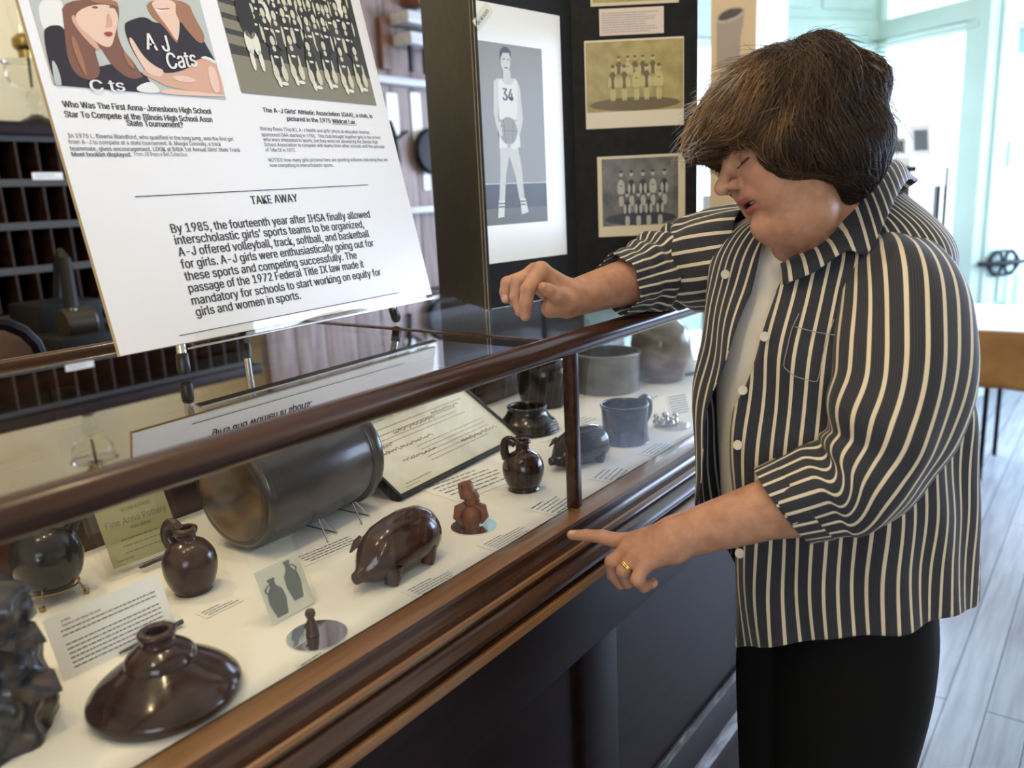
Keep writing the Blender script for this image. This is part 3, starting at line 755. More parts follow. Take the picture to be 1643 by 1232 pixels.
for sd in (-1, 1):
    MB().tube([q+CR*sd*.006+UP*.032, q+CR*sd*.0165+UP*.026, q+CR*sd*.019+UP*.014, q+CR*sd*.013+UP*.004], [.006, .008, .007, .004], 12).build('shoulder', M['clay'], t, smooth=1.2)
c = base_at(509, 1021); round_mirror(c, .033, 'round mirror under the small brown knob figure')
t = thing('clay_figure', 'small brown standing figure like a bottle on a round mirror', 'figurine', c+UP*.002)
q = c+UP*.002-CR*.005
fgm = mat('brown_figure', (.055, .028, .018), .4)
MB().lathe([(r_*.8, z_*.72) for r_, z_ in spline([(0, 0), (.0085, 0), (.009, .004), (.0075, .016), (.0055, .025), (.005, .029), (.0068, .033), (.0072, .037), (.0055, .042), (0, .0445)], 4)], 28, 0, Matrix.Translation(q)).build('body', fgm, t, smooth=1.2)
MB().tube([q+UP*.016-CR*.003, q+UP*.012-CR*.006-CF*.002, q+UP*.009-CR*.003-CF*.005], [.002, .0024, .0016], 8).build('arm', fgm, t, smooth=1.2)
# silver ornament
c = base_at(1071, 684)
t = thing('silver_ornament', 'cluster of small shiny silver figures on a clear disc beside the mug', 'ornament', c)
MB().lathe([(0, 0), (.036, 0), (.036, .003), (0, .003)], 40, 0, Matrix.Translation(c+CR*.008)).build('disc', M['clear_acrylic'], t)
rn = random.Random(5)
for k, (a, b_, s_) in enumerate(((-.022, .002, 1), (-.012, -.007, .8), (-.004, .004, 1.1), (.007, -.006, .85), (.016, .004, 1.0), (.0, .013, .9))):
    q = c+CR*a+CF*b_+UP*.003
    MB().lathe(spline([(0, 0), (.006*s_, 0), (.0075*s_, .006*s_), (.005*s_, .012*s_), (.0045*s_, .014*s_), (.006*s_, .018*s_), (.004*s_, .023*s_), (0, .024*s_)], 3), 16, 0, Matrix.Translation(q)).tube([q+CR*.006*s_+UP*.008*s_, q+CR*.011*s_+UP*.003*s_], .002*s_, 6).build('figure', mat('silver', (.55, .54, .52), .12, 1) if k == 0 else bpy.data.materials['silver'], t, smooth=1.2)

# ================================================================== paper labels
rl = random.Random(11)
def flat_card(label, pts, lines, title=None, z=ZF+.0004, ink='grey_ink', texts=None):
    a, b, c_, d = [onz(*q, z) for q in pts]          # far-left, far-right, near-right, near-left
    o = (a+d)/2*0+d; x = (c_-d); y = (a-d)
    W = ((b-a).length+x.length)/2; Hh = ((b-c_).length+y.length)/2
    mx = frame(d, x, y)
    t = thing('label_card', label, 'label', d, 0, 'typed labels in the showcase')
    MB().box((0, 0, 0), (W, Hh, .0006), 0, mx).build('card', M['paper'], t)
    tx = MB(); lh = Hh*.84/(lines+.3)
    for i in range(lines):
        yy = Hh*.93-lh*(i+.85)
        if texts and i < len(texts) and texts[i]: put_text(tx, texts[i], W*.08, W*.08+min(W*.84, len(texts[i])*lh*.30), yy, lh*.48, mx, .0009, .01)
        elif i == 0 and title: scribble(tx, W*.08, W*.6, yy, lh*.34, mx, .0009, 0, rl)
        else: scribble(tx, W*(.08+.04*(i == lines-1)), W*.93, yy, lh*.28, mx, .0009, 0, rl)
    tx.build('print', M[ink], t)
    return t
flat_card('tiny white label lying in front of the squat brown jug', ((318, 984), (378, 953.5), (390, 964), (332, 993)), 3, True)
flat_card('white label between the big crock and the middle pig flask', ((467, 897), (580, 848), (601, 862), (490, 909)), 4, ink='ink')
flat_card('white label in front of the middle pig flask by the moulding', ((640, 949), (719, 911), (746, 923), (675, 962)), 5, True)
flat_card('small label between the knob figure mirror and front moulding', ((479, 1064), (519, 1040), (536, 1049), (494, 1077)), 2)
flat_card('white label lying just below the framed certificate', ((689, 793), (808, 731), (812, 776), (735, 806)), 6)
flat_card('white label in front of the clay bust by the moulding', ((764, 876), (833, 839), (873, 846), (803, 887)), 6, True)
flat_card('white label at the foot of the case upright', ((848, 812), (893, 786), (940, 801), (900, 829)), 6, True)
flat_card('white label in front of the dark pig by the moulding', ((944, 763), (976, 745), (1022, 750), (995, 775)), 5)
flat_card('white label in front of the dark mug', ((1023, 726), (1055, 708), (1095, 711), (1060, 734)), 5)
flat_card('white label peeking out left of the dark pig', ((875, 708), (906, 692), (925, 698), (892, 713)), 3)
flat_card('white label between the lidded jar and the mug', ((914, 677), (944, 664), (966, 672), (936, 684)), 3)
flat_card('white label lying in front of the grey bowl', ((1010, 641), (1036, 628), (1068, 632), (1042, 649)), 4)
def standing_card(label, A, B, h, lean, lines, support=True, texts=None, name='label_card', z=ZF, cat='label'):
    """a card on its lower edge, A and B its lower corners in the photograph, leaning back by LEAN"""
    a = onz(*A, z); b = onz(*B, z); x = (b-a); W = x.length; x.normalize()
    back = UP.cross(x); y = UP*math.cos(lean)+back*math.sin(lean)
    mx = frame(a, x, y)
    t = thing(name, label, cat, a)
    MB().box((0, 0, -.0008), (W, h, 0), 0, mx).build('card', M['paper'], t)
    tx = MB(); lh = h*.84/(lines+.3)
    for i in range(lines):
        yy = h*.93-lh*(i+.85)
        s = texts[i] if texts and i < len(texts) else None
        if s == '': continue
        if s: put_text(tx, s, W*.12, W*.12+min(W*.78, len(s)*lh*.26), yy, lh*.46, mx, .0004, .012)
        else: scribble(tx, W*.10, W*.92, yy, lh*.27, mx, .0004, 0, rl, i == lines-1)
    tx.build('print', M['grey_ink'], t)
    if support:
        MB().tube([mx @ Vector((W*.45, .002, .004)), mx @ Vector((W*.72, .003, .006)), mx @ Vector((W*1.04, .004, .005))], [.0015, .0034, .003], 8).build('holder', M['dark_steel'], t, smooth=1.0)
    return t, mx, W
standing_card('large white typed label leaning up between the black jug and the funnel', (104, 1093), (285, 1006), .066, .42, 11, texts=['Jar Mark', 'Stoneware with Albany Slip Glaze', None, None, ''])
standing_card('white typed label standing at the back beside the tan pot', (1042, 613), (1118, 600), .068, .35, 10, texts=['Stoneware Pottery', None, None, None, ''])
standing_card('small white label leaning behind the silver ornament', (1077, 671), (1110, 664), .050, .4, 8, False)
# photograph of two jugs in a clear stand ------------------------------
A = (437, 1005); B = (505, 968)
a = onz(*A, ZF); b = onz(*B, ZF); x = (b-a); W = x.length; x.normalize(); back = UP.cross(x)
y = UP*math.cos(.38)+back*math.sin(.38); mx = frame(a+UP*.002, x, y)
t = thing('photo_card', 'photograph of two grey jugs standing in a clear acrylic holder', 'photograph', a)
Hh = .062
MB().box((0, 0, 0), (W, Hh, .0008), 0, mx).build('print', mat('photo_grey', (.66, .65, .58), .4), t)
jg = MB()
def jug2d(cx_, y0, w_, h_, side):
    pts = []
    for q in ((0, -.5), (.32, -.5), (.5, -.1), (.44, .15), (.18, .30), (.16, .42), (.22, .45), (.22, .5), (0, .5)): pts.append((cx_+q[0]*w_, y0+h_*(q[1]+.5)))
    left = [(2*cx_-u, v) for u, v in reversed(pts[1:-1])]
    jg.flat(pts+left, .0012, 0, mx)
    ring = [(cx_+side*w_*(.18+.22*math.sin(PI*k/8)+.04*k/8), y0+h_*(.86-.24*k/8)) for k in range(9)]
    for i in range(8):
        (ax_, ay), (bx, by) = ring[i], ring[i+1]; th = w_*.10
        jg.flat([(ax_, ay), (bx, by), (bx+side*th, by), (ax_+side*th, ay+th*.4)], .0012, 0, mx)
jug2d(W*.27, Hh*.06, W*.38, Hh*.72, -1); jug2d(W*.70, Hh*.20, W*.34, Hh*.76, 1)
jg.build('jug_image', mat('photo_dark', (.10, .11, .115), .4), t)
MB().box((-.004, 0, .0016), (W+.004, Hh+.024, .0034), 0, mx).build('acrylic_holder', M['clear_acrylic'], t)
# pottery document in clear acrylic --------------------------------------
A = (180, 931); B = (303, 884)
a = onz(*A, ZF); b = onz(*B, ZF); x = (b-a); W = x.length; x.normalize(); back = UP.cross(x)
y = UP*math.cos(.42)+back*math.sin(.42); mx = frame(a+UP*.003, x, y); Hh = .098
t = thing('document_stand', 'olive printed pottery notice in a clear acrylic frame behind the squat jug', 'document', a)
MB().box((.006, .010, 0), (W-.006, Hh-.008, .001), 0, mx).build('notice', M['tan_print'], t)
tx = MB()
put_text(tx, 'BOUND & STROKE', W*.36, W*.74, Hh*.80, .005, mx, .0014, .01)
put_text(tx, 'Fine Anna Pottery', W*.12, W*.90, Hh*.63, .0085, mx, .0014, .01)
put_text(tx, 'Anna, Illinois', W*.40, W*.66, Hh*.54, .0045, mx, .0014, .01)
for i in range(3): scribble(tx, W*.24, W*.78, Hh*(.42-.09*i), .0018, mx, .0014, 0, rl)
scribble(tx, W*.12, W*.36, Hh*.16, .002, mx, .0014, 0, rl)
tx.build('print', M['olive_ink'], t)
ac = MB().box((-.006, 0, .003), (W+.002, Hh+.006, .0045), 0, mx).box((-.006, 0, -.016), (W+.002, Hh+.006, -.0145), 0, mx).box((-.006, 0, -.016), (-.0045, Hh+.006, .0045), 0, mx).box((-.006, Hh+.0045, -.016), (W+.002, Hh+.006, .0045), 0, mx)
ac.build('acrylic_frame', M['clear_acrylic'], t)
MB().tube([mx @ Vector((W*.30, .000, .012)), mx @ Vector((W*.36, .001, .013)), mx @ Vector((W*1.02, .003, .012))], [.002, .0036, .0034], 8).build('holder', M['dark_steel'], t, smooth=1.0)
# framed certificate -----------------------------------------------------
A = (642, 806); B = (836, 706)
a = onz(*A, ZF); b = onz(*B, ZF); x = (b-a); W = x.length; x.normalize(); back = UP.cross(x)
ct = thing('framed_certificate', 'old handwritten certificate in a thin black frame leaning back in the case', 'certificate', a)
lean = .98
y = UP*math.cos(lean)+back*math.sin(lean); mx = frame(a+UP*.004, x, y); Hh = .232; b_ = .006
f = MB().box((0, 0, -.012), (W, b_, .006), 0, mx).box((0, Hh-b_, -.012), (W, Hh, .006), 0, mx).box((0, 0, -.012), (b_, Hh, .006), 0, mx).box((W-b_, 0, -.012), (W, Hh, .006), 0, mx).box((0, 0, -.013), (W, Hh, -.011), 0, mx)
f.build('frame', M['black_plastic'], ct, bevel=.0012)
MB().box((b_, b_, 0), (W-b_, Hh-b_, .001), 0, mx).build('document', noise_color(mat('aged_paper', (.7, .66, .5), .6), (.66, .63, .52), (.75, .73, .63), (12, 12, 12), 5), ct)
tx = MB(); tb = MB()
put_text(tx, 'State of Illinois', W*.34, W*.66, Hh*.885, .0085, mx, .0013, .02)
el = [(W*.28+.016*math.cos(q), Hh*.80+.011*math.sin(q)) for q in np.linspace(0, 2*PI, 25)[:-1]]
sl = MB().flat(el, .0013, 0, mx); sl.build('seal', mat('seal_grey', (.24, .24, .20), .6), ct)
put_text(tx, 'EXECUTIVE DEPARTMENT', W*.20, W*.56, Hh*.735, .0036, mx, .0013, .01)
put_text(tx, 'The Governor, Guardian of Illinois', W*.14, W*.80, Hh*.665, .0058, mx, .0013, .01)
for i, yy in enumerate((.59, .535)): scribble(tx, W*.08, W*.92, Hh*yy, .0016, mx, .0013, 0, rl)
for yy in (.49, .45, .33, .29, .25, .21, .17): scribble(tx, W*(.08 if yy > .4 else .35), W*.93, Hh*yy, .0013, mx, .0013, 0, rl)
def squiggle(mb, x0, x1, y0, h_, seed, mi=0):
    r_ = random.Random(seed); xx = x0; prev = (x0, y0)
    while xx < x1:
        xx += h_*.28; cur = (xx, y0+h_*r_.uniform(-.3, .7))
        dx, dy = cur[0]-prev[0], cur[1]-prev[1]; l_ = math.hypot(dx, dy) or 1; nx, ny = -dy/l_*.0006, dx/l_*.0006
        mb.flat([(prev[0]-nx, prev[1]-ny), (cur[0]-nx, cur[1]-ny), (cur[0]+nx, cur[1]+ny), (prev[0]+nx, prev[1]+ny)], .0014, mi, mx); prev = cur
for x0, x1, yy, h_ in ((.30, .62, .515, .007), (.62, .85, .555, .006), (.10, .24, .43, .007), (.10, .50, .375, .007), (.62, .92, .20, .010), (.20, .44, .255, .007)):
    squiggle(tb, W*x0, W*x1, Hh*yy, h_, int(x0*100))
scribble(tx, W*.10, W*.30, Hh*.085, .0018, mx, .0013, 0, rl); scribble(tx, W*.08, W*.2, Hh*.06, .0014, mx, .0013, 0, rl)
tx.build('print', M['olive_ink'], ct); tb.build('handwriting', M['brown_ink'], ct)
MB().quad([mx @ Vector(v) for v in ((b_, b_, .004), (W-b_, b_, .004), (W-b_, Hh-b_, .004), (b_, Hh-b_, .004))]).build('glazing', M['clear_acrylic'], ct)
MB().box((W*.45, Hh*.62, -.014), (W*.55, Hh*.64, -.012), 0, mx).build('strut', M['black_plastic'], ct)
# cards and a dark box lying at the back of the left half
a = onz(150, 822, ZF+.02); b = onz(245, 790, ZF+.02)
x = (b-a); x.z = 0
mx = frame(Vector((a.x, a.y, ZF)), x, UP.cross(x))
bb = thing('black_box', 'low black box at the back of the case behind the olive notice', 'box', a)
MB().box((-.06, .0, 0), (.20, .085, .045), 0, mx).build('body', M['black_plastic'], bb, bevel=.002)
MB().box((-.05, .006, .045), (.15, .07, .049), 0, mx).build('cream_card', M['tan_print'], bb)
# ================================================================== big text board on its easel
GZ = 1.2112
B1 = onz(203, 633, GZ); B2 = onz(696, 514, GZ)
ux = Vector((B2.x-B1.x, B2.y-B1.y, 0)); SW = ux.length; ux.normalize()
bk_ = UP.cross(ux)
lean = math.radians(12.8)
uy = UP*math.cos(lean)+bk_*math.sin(lean)
SO = Vector((B1.x, B1.y, GZ+.047)); SN = ux.cross(uy)
SM = frame(SO, ux, uy); SH = .914
def suv(px, py):
    q = SM.inverted() @ onplane(px, py, SO, SN); return q.x, q.y
sign = thing('text_board', 'large white printed history board leaning on an easel on the showcase', 'sign', SO)
wb = mat('sign_board', (.80, .80, .82), .28, 0, .15)
MB().box((0, 0, -.005), (SW, SH, 0), 0, SM).build('foam_board', [wb], sign)
MB().box((-.0006, -.0006, -.0052), (0, SH, -.0003), 0, SM).box((0, -.0006, -.0052), (SW, 0, -.0003), 0, SM).build('board_edge', mat('board_edge', (.45, .34, .20), .6), sign)
def sline(mb, s, l, r, h, bold=.012, under=False):
    (x0, y0), (x1, y1) = suv(*l), suv(*r)
    put_text(mb, s, x0, x1, y0, h, SM, .0006, bold, 0, (y1-y0)/(x1-x0)*.55)
tb = MB()
BODY = [("By 1985, the fourteenth year after IHSA finally allowed", (276, 374), (593.5, 347)), ("interscholastic girls\u2019 sports teams to be organized,", (282, 392.6), (584, 363.5)),
        ("A-J offered volleyball, track, softball, and basketball", (287.6, 411.5), (592.6, 379)), ("for girls. A-J girls were enthusiastically going out for", (292, 431), (599.6, 394)),
        ("these sports and competing successfully. The", (298, 450.4), (572.8, 414)), ("passage of the 1972 Federal Title IX law made it", (304, 469.5), (584, 428)),
        ("mandatory for schools to start working on equity for", (309, 489.4), (611.4, 441)), ("girls and women in sports.", (315.6, 507.6), (483, 479.3))]
for s, l, r in BODY: sline(tb, s, l, r, .0116, .016)
tb.build('paragraph', M['ink'], sign)
tb = MB(); sline(tb, 'TAKE AWAY', (404, 328), (478, 322.5), .0118, .020); tb.build('heading', M['ink'], sign)
tb = MB()
for s, l, r in (("Who Was The First Anna-Jonesboro High School", (101.7, 172), (338.7, 179.7)), ("Star To Compete at the Illinois High School Assn", (104.8, 188), (340, 192.5)), ("State Tournament?", (204.5, 202), (294, 203.7))): sline(tb, s, l, r, .0074, .024)
tb.build('photo_heading', M['ink'], sign)
tb = MB()
for s, l, r, bo in (("In 1975 L. Dawna Blandford, who qualified in the long jump, was the first girl", (110, 221), (373.7, 223), .012), ("from A-J to compete at a state tournament. R. Margie Connolly, a track", (110.4, 231), (354, 231.5), .008),
                ("teammate, gives encouragement. LOOK at IHSA 1st Annual Girls\u2019 State Track", (113, 241.6), (384.7, 240.5), .016), ("Meet booklet displayed.", (116, 251), (211, 250.5), .03), ("From Jill Pearce Bell Collection.", (216, 250.4), (301.6, 250.4), 0)): sline(tb, s, l, r, .0052, bo)
tb.build('caption', M['grey_ink'], sign)
tb = MB()
for s, l, r in (("The A-J Girls\u2019 Athletic Association (GAA), a club, is", (422.5, 180), (597, 187)), ("pictured in the 1975 Wildcat Lair.", (461, 193.8), (571.6, 198))): sline(tb, s, l, r, .0068, .024)
(x0, y0), (x1, y1) = suv(532, 198.5), suv(571, 200)
tb.add([(x0, y0-.0006, .0006), (x1, y0-.0006, .0006), (x1, y0, .0006), (x0, y0, .0006)], [(0, 1, 2, 3)], 0, SM)
tb.build('photo_heading', M['ink'], sign)
tb = MB()
for s, l, r in (("Shirley Davis (Top R.), A-J health and girls\u2019 physical education teacher,", (417.7, 209), (593.3, 212.7)), ("sponsored GAA starting in 1955.  This club brought together girls in the school", (420, 218.6), (610.4, 220.3)),
                ("who were interested in sports, but they were not allowed by the Illinois High", (422.8, 226.5), (605.6, 228.3)), ("School Association to compete with teams from other schools until the passage", (424.6, 234.7), (616.3, 235.2)), ("of Title IX in 1972.", (426.6, 243.2), (475, 243.4)),
                ("NOTICE how many girls pictured here are sporting uniforms indicating they are", (431.5, 259.5), (621.4, 256.4)), ("now competing in interscholastic sports.", (433.5, 268), (535, 267))): sline(tb, s, l, r, .0053, .008)
tb.build('caption', M['grey_ink'], sign)
def srule(name, l, r, th):
    (x0, y0), (x1, y1) = suv(*l), suv(*r)
    MB().add([(x0, y0-th, .0007), (x1, y1-th, .0007), (x1, y1, .0007), (x0, y0, .0007)], [(0, 1, 2, 3)], 0, SM).build(name, M['ink'], sign)
srule('rule', (216, 315), (590, 296), .0012); srule('rule', (287, 538), (639, 469), .0010)
# colour photograph of two girls, built in flat shapes
sk = mat('print_skin', (.62, .36, .26), .35); sk2 = mat('print_skin_light', (.74, .52, .42), .35); hr = mat('print_hair', (.20, .085, .06), .35)
jy = mat('print_jersey', (.020, .014, .022), .35); wh = mat('print_white', (.74, .74, .72), .35); gb = mat('print_grey', (.46, .50, .48), .35); lipm = mat('print_lip', (.32, .05, .06), .35)
hair2 = mat('print_hair_light', (.33, .16, .09), .35)
def sp(pts): return [suv(*q) for q in pts]
ph = MB(); Z0 = .0007
PM = [gb, sk, sk2, hr, jy, wh, lipm, hair2]
(xl, yl), (xr, yr) = suv(88, 143), suv(361, 155)
ym = (yl+yr)/2
ph.flat([(xl, ym), (xr, ym), (xr, ym+.30), (xl, ym+.30)], Z0, 0, SM)
def shp(pts, mi, k):
    q = sp(pts)
    for _ in range(2):                                      # round the corners
        q = [p for i in range(len(q)) for p in ((q[i][0]*.75+q[(i+1) % len(q)][0]*.25, q[i][1]*.75+q[(i+1) % len(q)][1]*.25), (q[i][0]*.25+q[(i+1) % len(q)][0]*.75, q[i][1]*.25+q[(i+1) % len(q)][1]*.75))]
    q = [(min(max(x, xl), xr), max(y, ym)) for x, y in q]
    ph.flat(q, Z0+.00012*k, mi, SM)
shp([(64, 40), (80, 60), (112, 60), (100, 2), (90, 0), (60, 0)], 5, 1)
shp([(66, 52), (80, 40), (103, 42), (112, 80), (118, 143), (88, 143)], 4, 2)             # left girl's dark shoulder
shp([(98, 143), (103, 110), (112, 95), (150, 110), (188, 100), (232, 118), (240, 132), (255, 150), (98, 146)], 4, 3)
shp([(97, 0), (188, 0), (191, 28), (186, 50), (196, 80), (214, 100), (225, 118), (230, 125), (208, 128), (185, 112), (172, 95), (160, 75), (150, 80), (160, 108), (158, 125), (140, 130), (118, 118), (106, 90), (102, 40)], 3, 4)
shp([(118, 22), (145, 8), (180, 8), (190, 28), (187, 45), (183, 58), (179, 74), (170, 77), (156, 70), (140, 55), (124, 42)], 2, 5)
shp([(118, 22), (124, 42), (140, 55), (156, 70), (160, 84), (148, 76), (126, 52), (112, 30)], 1, 6)
shp([(164, 54), (172, 51), (181, 53), (178, 59), (171, 60)], 6, 7)
shp([(145, 12), (152, 10), (158, 13), (151, 15)], 3, 7); shp([(172, 12), (178, 10), (185, 12), (178, 14)], 3, 7)
shp([(196, 40), (210, 32), (232, 26), (250, 40), (300, 30), (322, 58), (340, 90), (346, 100), (318, 92), (300, 112), (262, 120), (230, 108), (210, 80)], 4, 3)   # right girl's jersey
shp([(232, 0), (300, 0), (312, 30), (330, 60), (322, 74), (300, 50), (286, 30), (285, 64), (283, 72), (262, 42), (240, 26)], 7, 4)
shp([(238, 0), (282, 0), (280, 22), (288, 34), (286, 60), (283, 68), (268, 44), (252, 24)], 2, 5)
shp([(247, 14), (258, 17), (270, 15), (262, 20), (252, 19)], 5, 7); shp([(246, 13), (258, 15), (271, 13), (272, 15), (258, 17)], 6, 6)
shp([(318, 92), (344, 98), (352, 120), (361, 155), (320, 152), (300, 145), (268, 140), (250, 130), (232, 122), (226, 118), (236, 108), (260, 110), (262, 120), (300, 114)], 1, 6)  # arm
shp([(236, 118), (226, 104), (212, 80), (205, 62), (210, 60), (224, 84), (236, 98), (250, 108), (262, 114), (258, 126)], 2, 7)
shp([(216, 140), (240, 130), (252, 140), (258, 150), (222, 149)], 5, 7)
shp([(318, 93), (330, 90), (346, 99), (345, 104), (332, 96)], 5, 8)
shp([(260, 143), (300, 146), (361, 153), (361, 156), (255, 152)], 2, 8)
shp([(112, 60), (118, 84), (130, 112), (140, 128), (134, 100), (126, 78), (118, 58)], 7, 8); shp([(196, 80), (205, 92), (216, 108), (212, 112), (200, 98)], 7, 8); shp([(140, 0), (186, 0), (190, 14), (178, 8), (150, 6)], 7, 8)
shp([(171, 22), (175, 22), (180, 40), (176, 45), (167, 44), (171, 40)], 1, 9); shp([(88, 143), (100, 143), (92, 108), (80, 92)], 0, 9)
shp([(330, 108), (342, 106), (350, 130), (352, 150), (340, 148)], 2, 9); shp([(270, 122), (300, 122), (318, 132), (290, 134)], 2, 9)
ph.build('colour_photo', PM, sign)
lt2 = MB()
def stxt(s, l, r, h, b=.03):
    (x0, y0), (x1, y1) = suv(*l), suv(*r); put_text(lt2, s, x0, x1, y0, h, SM, .0020, b, 0, (y1-y0)/(x1-x0))
stxt('A J', (235, 80), (272, 84), .021, .02); lt2.build('jersey_lettering', wh, sign); lt2 = MB()
stxt('Cats', (270, 112), (316, 107), .021, .02); lt2.build('jersey_lettering', wh, sign); lt2 = MB()
stxt('C ts', (146, 148), (200, 147), .014, .03)
lt2.build('jersey_lettering', wh, sign)
# black and white club photograph
bw = [mat('print_black', (.018, .016, .012), .35), mat('print_face', (.60, .56, .42), .35), mat('print_dark', (.045, .042, .032), .35), mat('print_mid', (.22, .20, .14), .35), mat('print_pale', (.72, .70, .60), .35)]
ph = MB(); (xl, yl), (xr, yr) = suv(389, 154.6), suv(602.7, 165)
yb = (yl+yr)/2; PW = xr-xl; PH = .30
ph.flat([(xl, yb), (xr, yb), (xr, yb+PH), (xl, yb+PH)], Z0, 2, SM)
ph.flat([(xl, yb), (xr, yb), (xr, yb+.045), (xl, yb+.055)], Z0+.0001, 3, SM)
for k in range(8):
    y0 = yb+.07+k*.022; ph.flat([(xl, y0), (xl+.045, y0-.004), (xl+.045, y0+.010), (xl, y0+.014)], Z0+.0001, 3, SM)
rg = random.Random(2)
def girl(x, y, s, k, sitting=False):
    def e(cx_, cy_, rx, ry, mi, dz, n=12):
        pts = [(min(max(cx_+rx*math.cos(2*PI*i/n), xl), xr), max(cy_+ry*math.sin(2*PI*i/n), yb)) for i in range(n)]
        ph.flat(pts, Z0+.0002+.00002*k+dz, mi, SM)
    e(x, y+.030*s, .0135*s, .030*s, rg.choice((0, 0, 2, 4 if rg.random() < .3 else 2)), 0)
    e(x-.011*s, y+.022*s, .0026*s, .015*s, 1, .000004); e(x+.011*s, y+.022*s, .0026*s, .015*s, 1, .000004)
    e(x, y+.066*s, .0085*s, .0125*s, 0, .000008); e(x, y+.062*s, .0052*s, .0085*s, 1, .000012)
    e(x, y+.048*s, .004*s, .005*s, 1, .000006); e(x, y+.034*s, .006*s, .0025*s, 4, .000014, 6)
    if sitting:
        e(x-.009*s, y+.006*s, .0065*s, .014*s, 1, .000010); e(x+.010*s, y+.006*s, .0065*s, .014*s, 1, .000011); e(x-.006*s, y-.010*s, .0045*s, .009*s, 4, .000016); e(x+.005*s, y-.012*s, .0075*s, .0035*s, 4, .000017)
k = 0
for row, (yy, nn, sc2) in enumerate(((.172, 11, .80), (.148, 12, .78), (.124, 12, .78), (.098, 11, .80), (.070, 10, .84))):
    for i in range(nn):
        girl(xl+PW*(.19+.76*(i+.5*(row % 2))/nn)+rg.uniform(-.004, .004), yb+yy+rg.uniform(-.004, .006)+.010*(i/nn), sc2, k); k += 1
for i in range(6): girl(xl+PW*(.29+.125*i), yb+.030+.005*(i % 2), .86, k, True); k += 1
gx = xl+PW*.15
for (cx_, cy_, rx, ry, mi) in ((gx, yb+.115, .015, .035, 0), (gx, yb+.158, .007, .011, 1), (gx-.006, yb+.075, .007, .018, 4), (gx+.007, yb+.075, .007, .018, 4), (gx-.007, yb+.050, .004, .016, 4), (gx+.009, yb+.050, .004, .016, 4)):
    ph.flat([(cx_+rx*math.cos(2*PI*i/12), cy_+ry*math.sin(2*PI*i/12)) for i in range(12)], Z0+.0013, mi, SM)
ph.build('club_photo', bw, sign)
# easel: chromed legs with black rubber feet
es = thing('table_easel', 'chrome display easel with black rubber feet holding the text board', 'easel', (SO+ux*.3)-UP*.047)
for (fx, fy, tx_, ty_) in ((297, 606, 307, 530), (637, 519, 596, 452)):
    f0 = onz(fx, fy, GZ); x0 = (f0-SO).dot(ux); tp = SM @ Vector((x0+(.010 if fx < 400 else -.06), .085, -.012))
    f0 = f0+UP*.006
    mid = f0.lerp(tp, .5)
    MB().tube([f0+(tp-f0)*.12, tp, tp+uy*.45], .0062, 14).build('leg', M['steel'], es)
    d = (tp-f0).normalized()
    MB().tube([f0-d*.001, f0+d*.004, f0+d*.024, f0+d*.026], [.006, .0085, .0078, .0065], 16).build('rubber_foot', M['black_plastic'], es)
    hk = SM @ Vector((x0, .004, .010))
f0 = onz(392, 543, GZ)+UP*.006; tp = SM @ Vector((SW*.5, .5, -.02)); d = (tp-f0).normalized()
MB().tube([f0+d*.02, tp], .0055, 12).build('leg', M['steel'], es)
MB().tube([f0, f0+d*.004, f0+d*.024, f0+d*.026], [.006, .008, .0075, .006], 16).build('rubber_foot', M['black_plastic'], es)
(x0, y0), (x1, y1) = suv(295, 548), suv(640, 472)
MB().box((.10, -.006, -.010), (.565, -.0008, .006), 0, SM).box((.10, -.006, .006), (.565, .010, .0072), 0, SM).build('ledge', M['clear_acrylic'], es)
MB().box((.10, -.0085, -.016), (.60, -.006, -.004), 0, SM).build('ledge_bar', M['steel'], es)
# ================================================================== folding black display with photographs
F0 = onz(783, 497, GZ); F1 = onz(705, 470, GZ)
dA = Vector((math.cos(math.radians(-6.6)), math.sin(math.radians(-6.6)), 0)); F2 = F0+dA*.275
dB = Vector((math.cos(math.radians(-53)), math.sin(math.radians(-53)), 0)); F3 = F2+dB*.252
FH = .92
disp = thing('folding_display', 'tall black folding display board with sports photographs on the showcase', 'display', F0)
def panel(a, b, name, m=M['black_board'], th=.008):
    d = (b-a); mxp = frame(a, d, UP); MB().box((0, 0, -th), (d.length, FH, 0), 0, mxp).build(name, m, disp, bevel=.001); return mxp, d.length
pm0, w0 = panel(F1, F0, 'side_panel', noise_color(mat('brown_black_board', (.02, .017, .013), .55), (.014, .012, .010), (.024, .020, .015), (40, 40, 40), 3))
pm1, w1 = panel(F0+dA*.001, F2, 'centre_panel'); pm2, w2 = panel(F2, F3, 'right_panel')
MB().box((0.0, 0, -.008), (.0025, FH, .001), 0, pm1).build('panel_edge', mat('edge_tan', (.35, .30, .22), .6), disp)
def puv(mx, px, py):
    p0 = mx.translation; n_ = Vector((mx[0][2], mx[1][2], mx[2][2])); q = mx.inverted() @ onplane(px, py, p0, n_); return q.x, q.y
def rect_on(mx, tl, br):
    (x0, y1), (x1, y0) = puv(mx, *tl), puv(mx, *br); return x0, y0, x1, y1
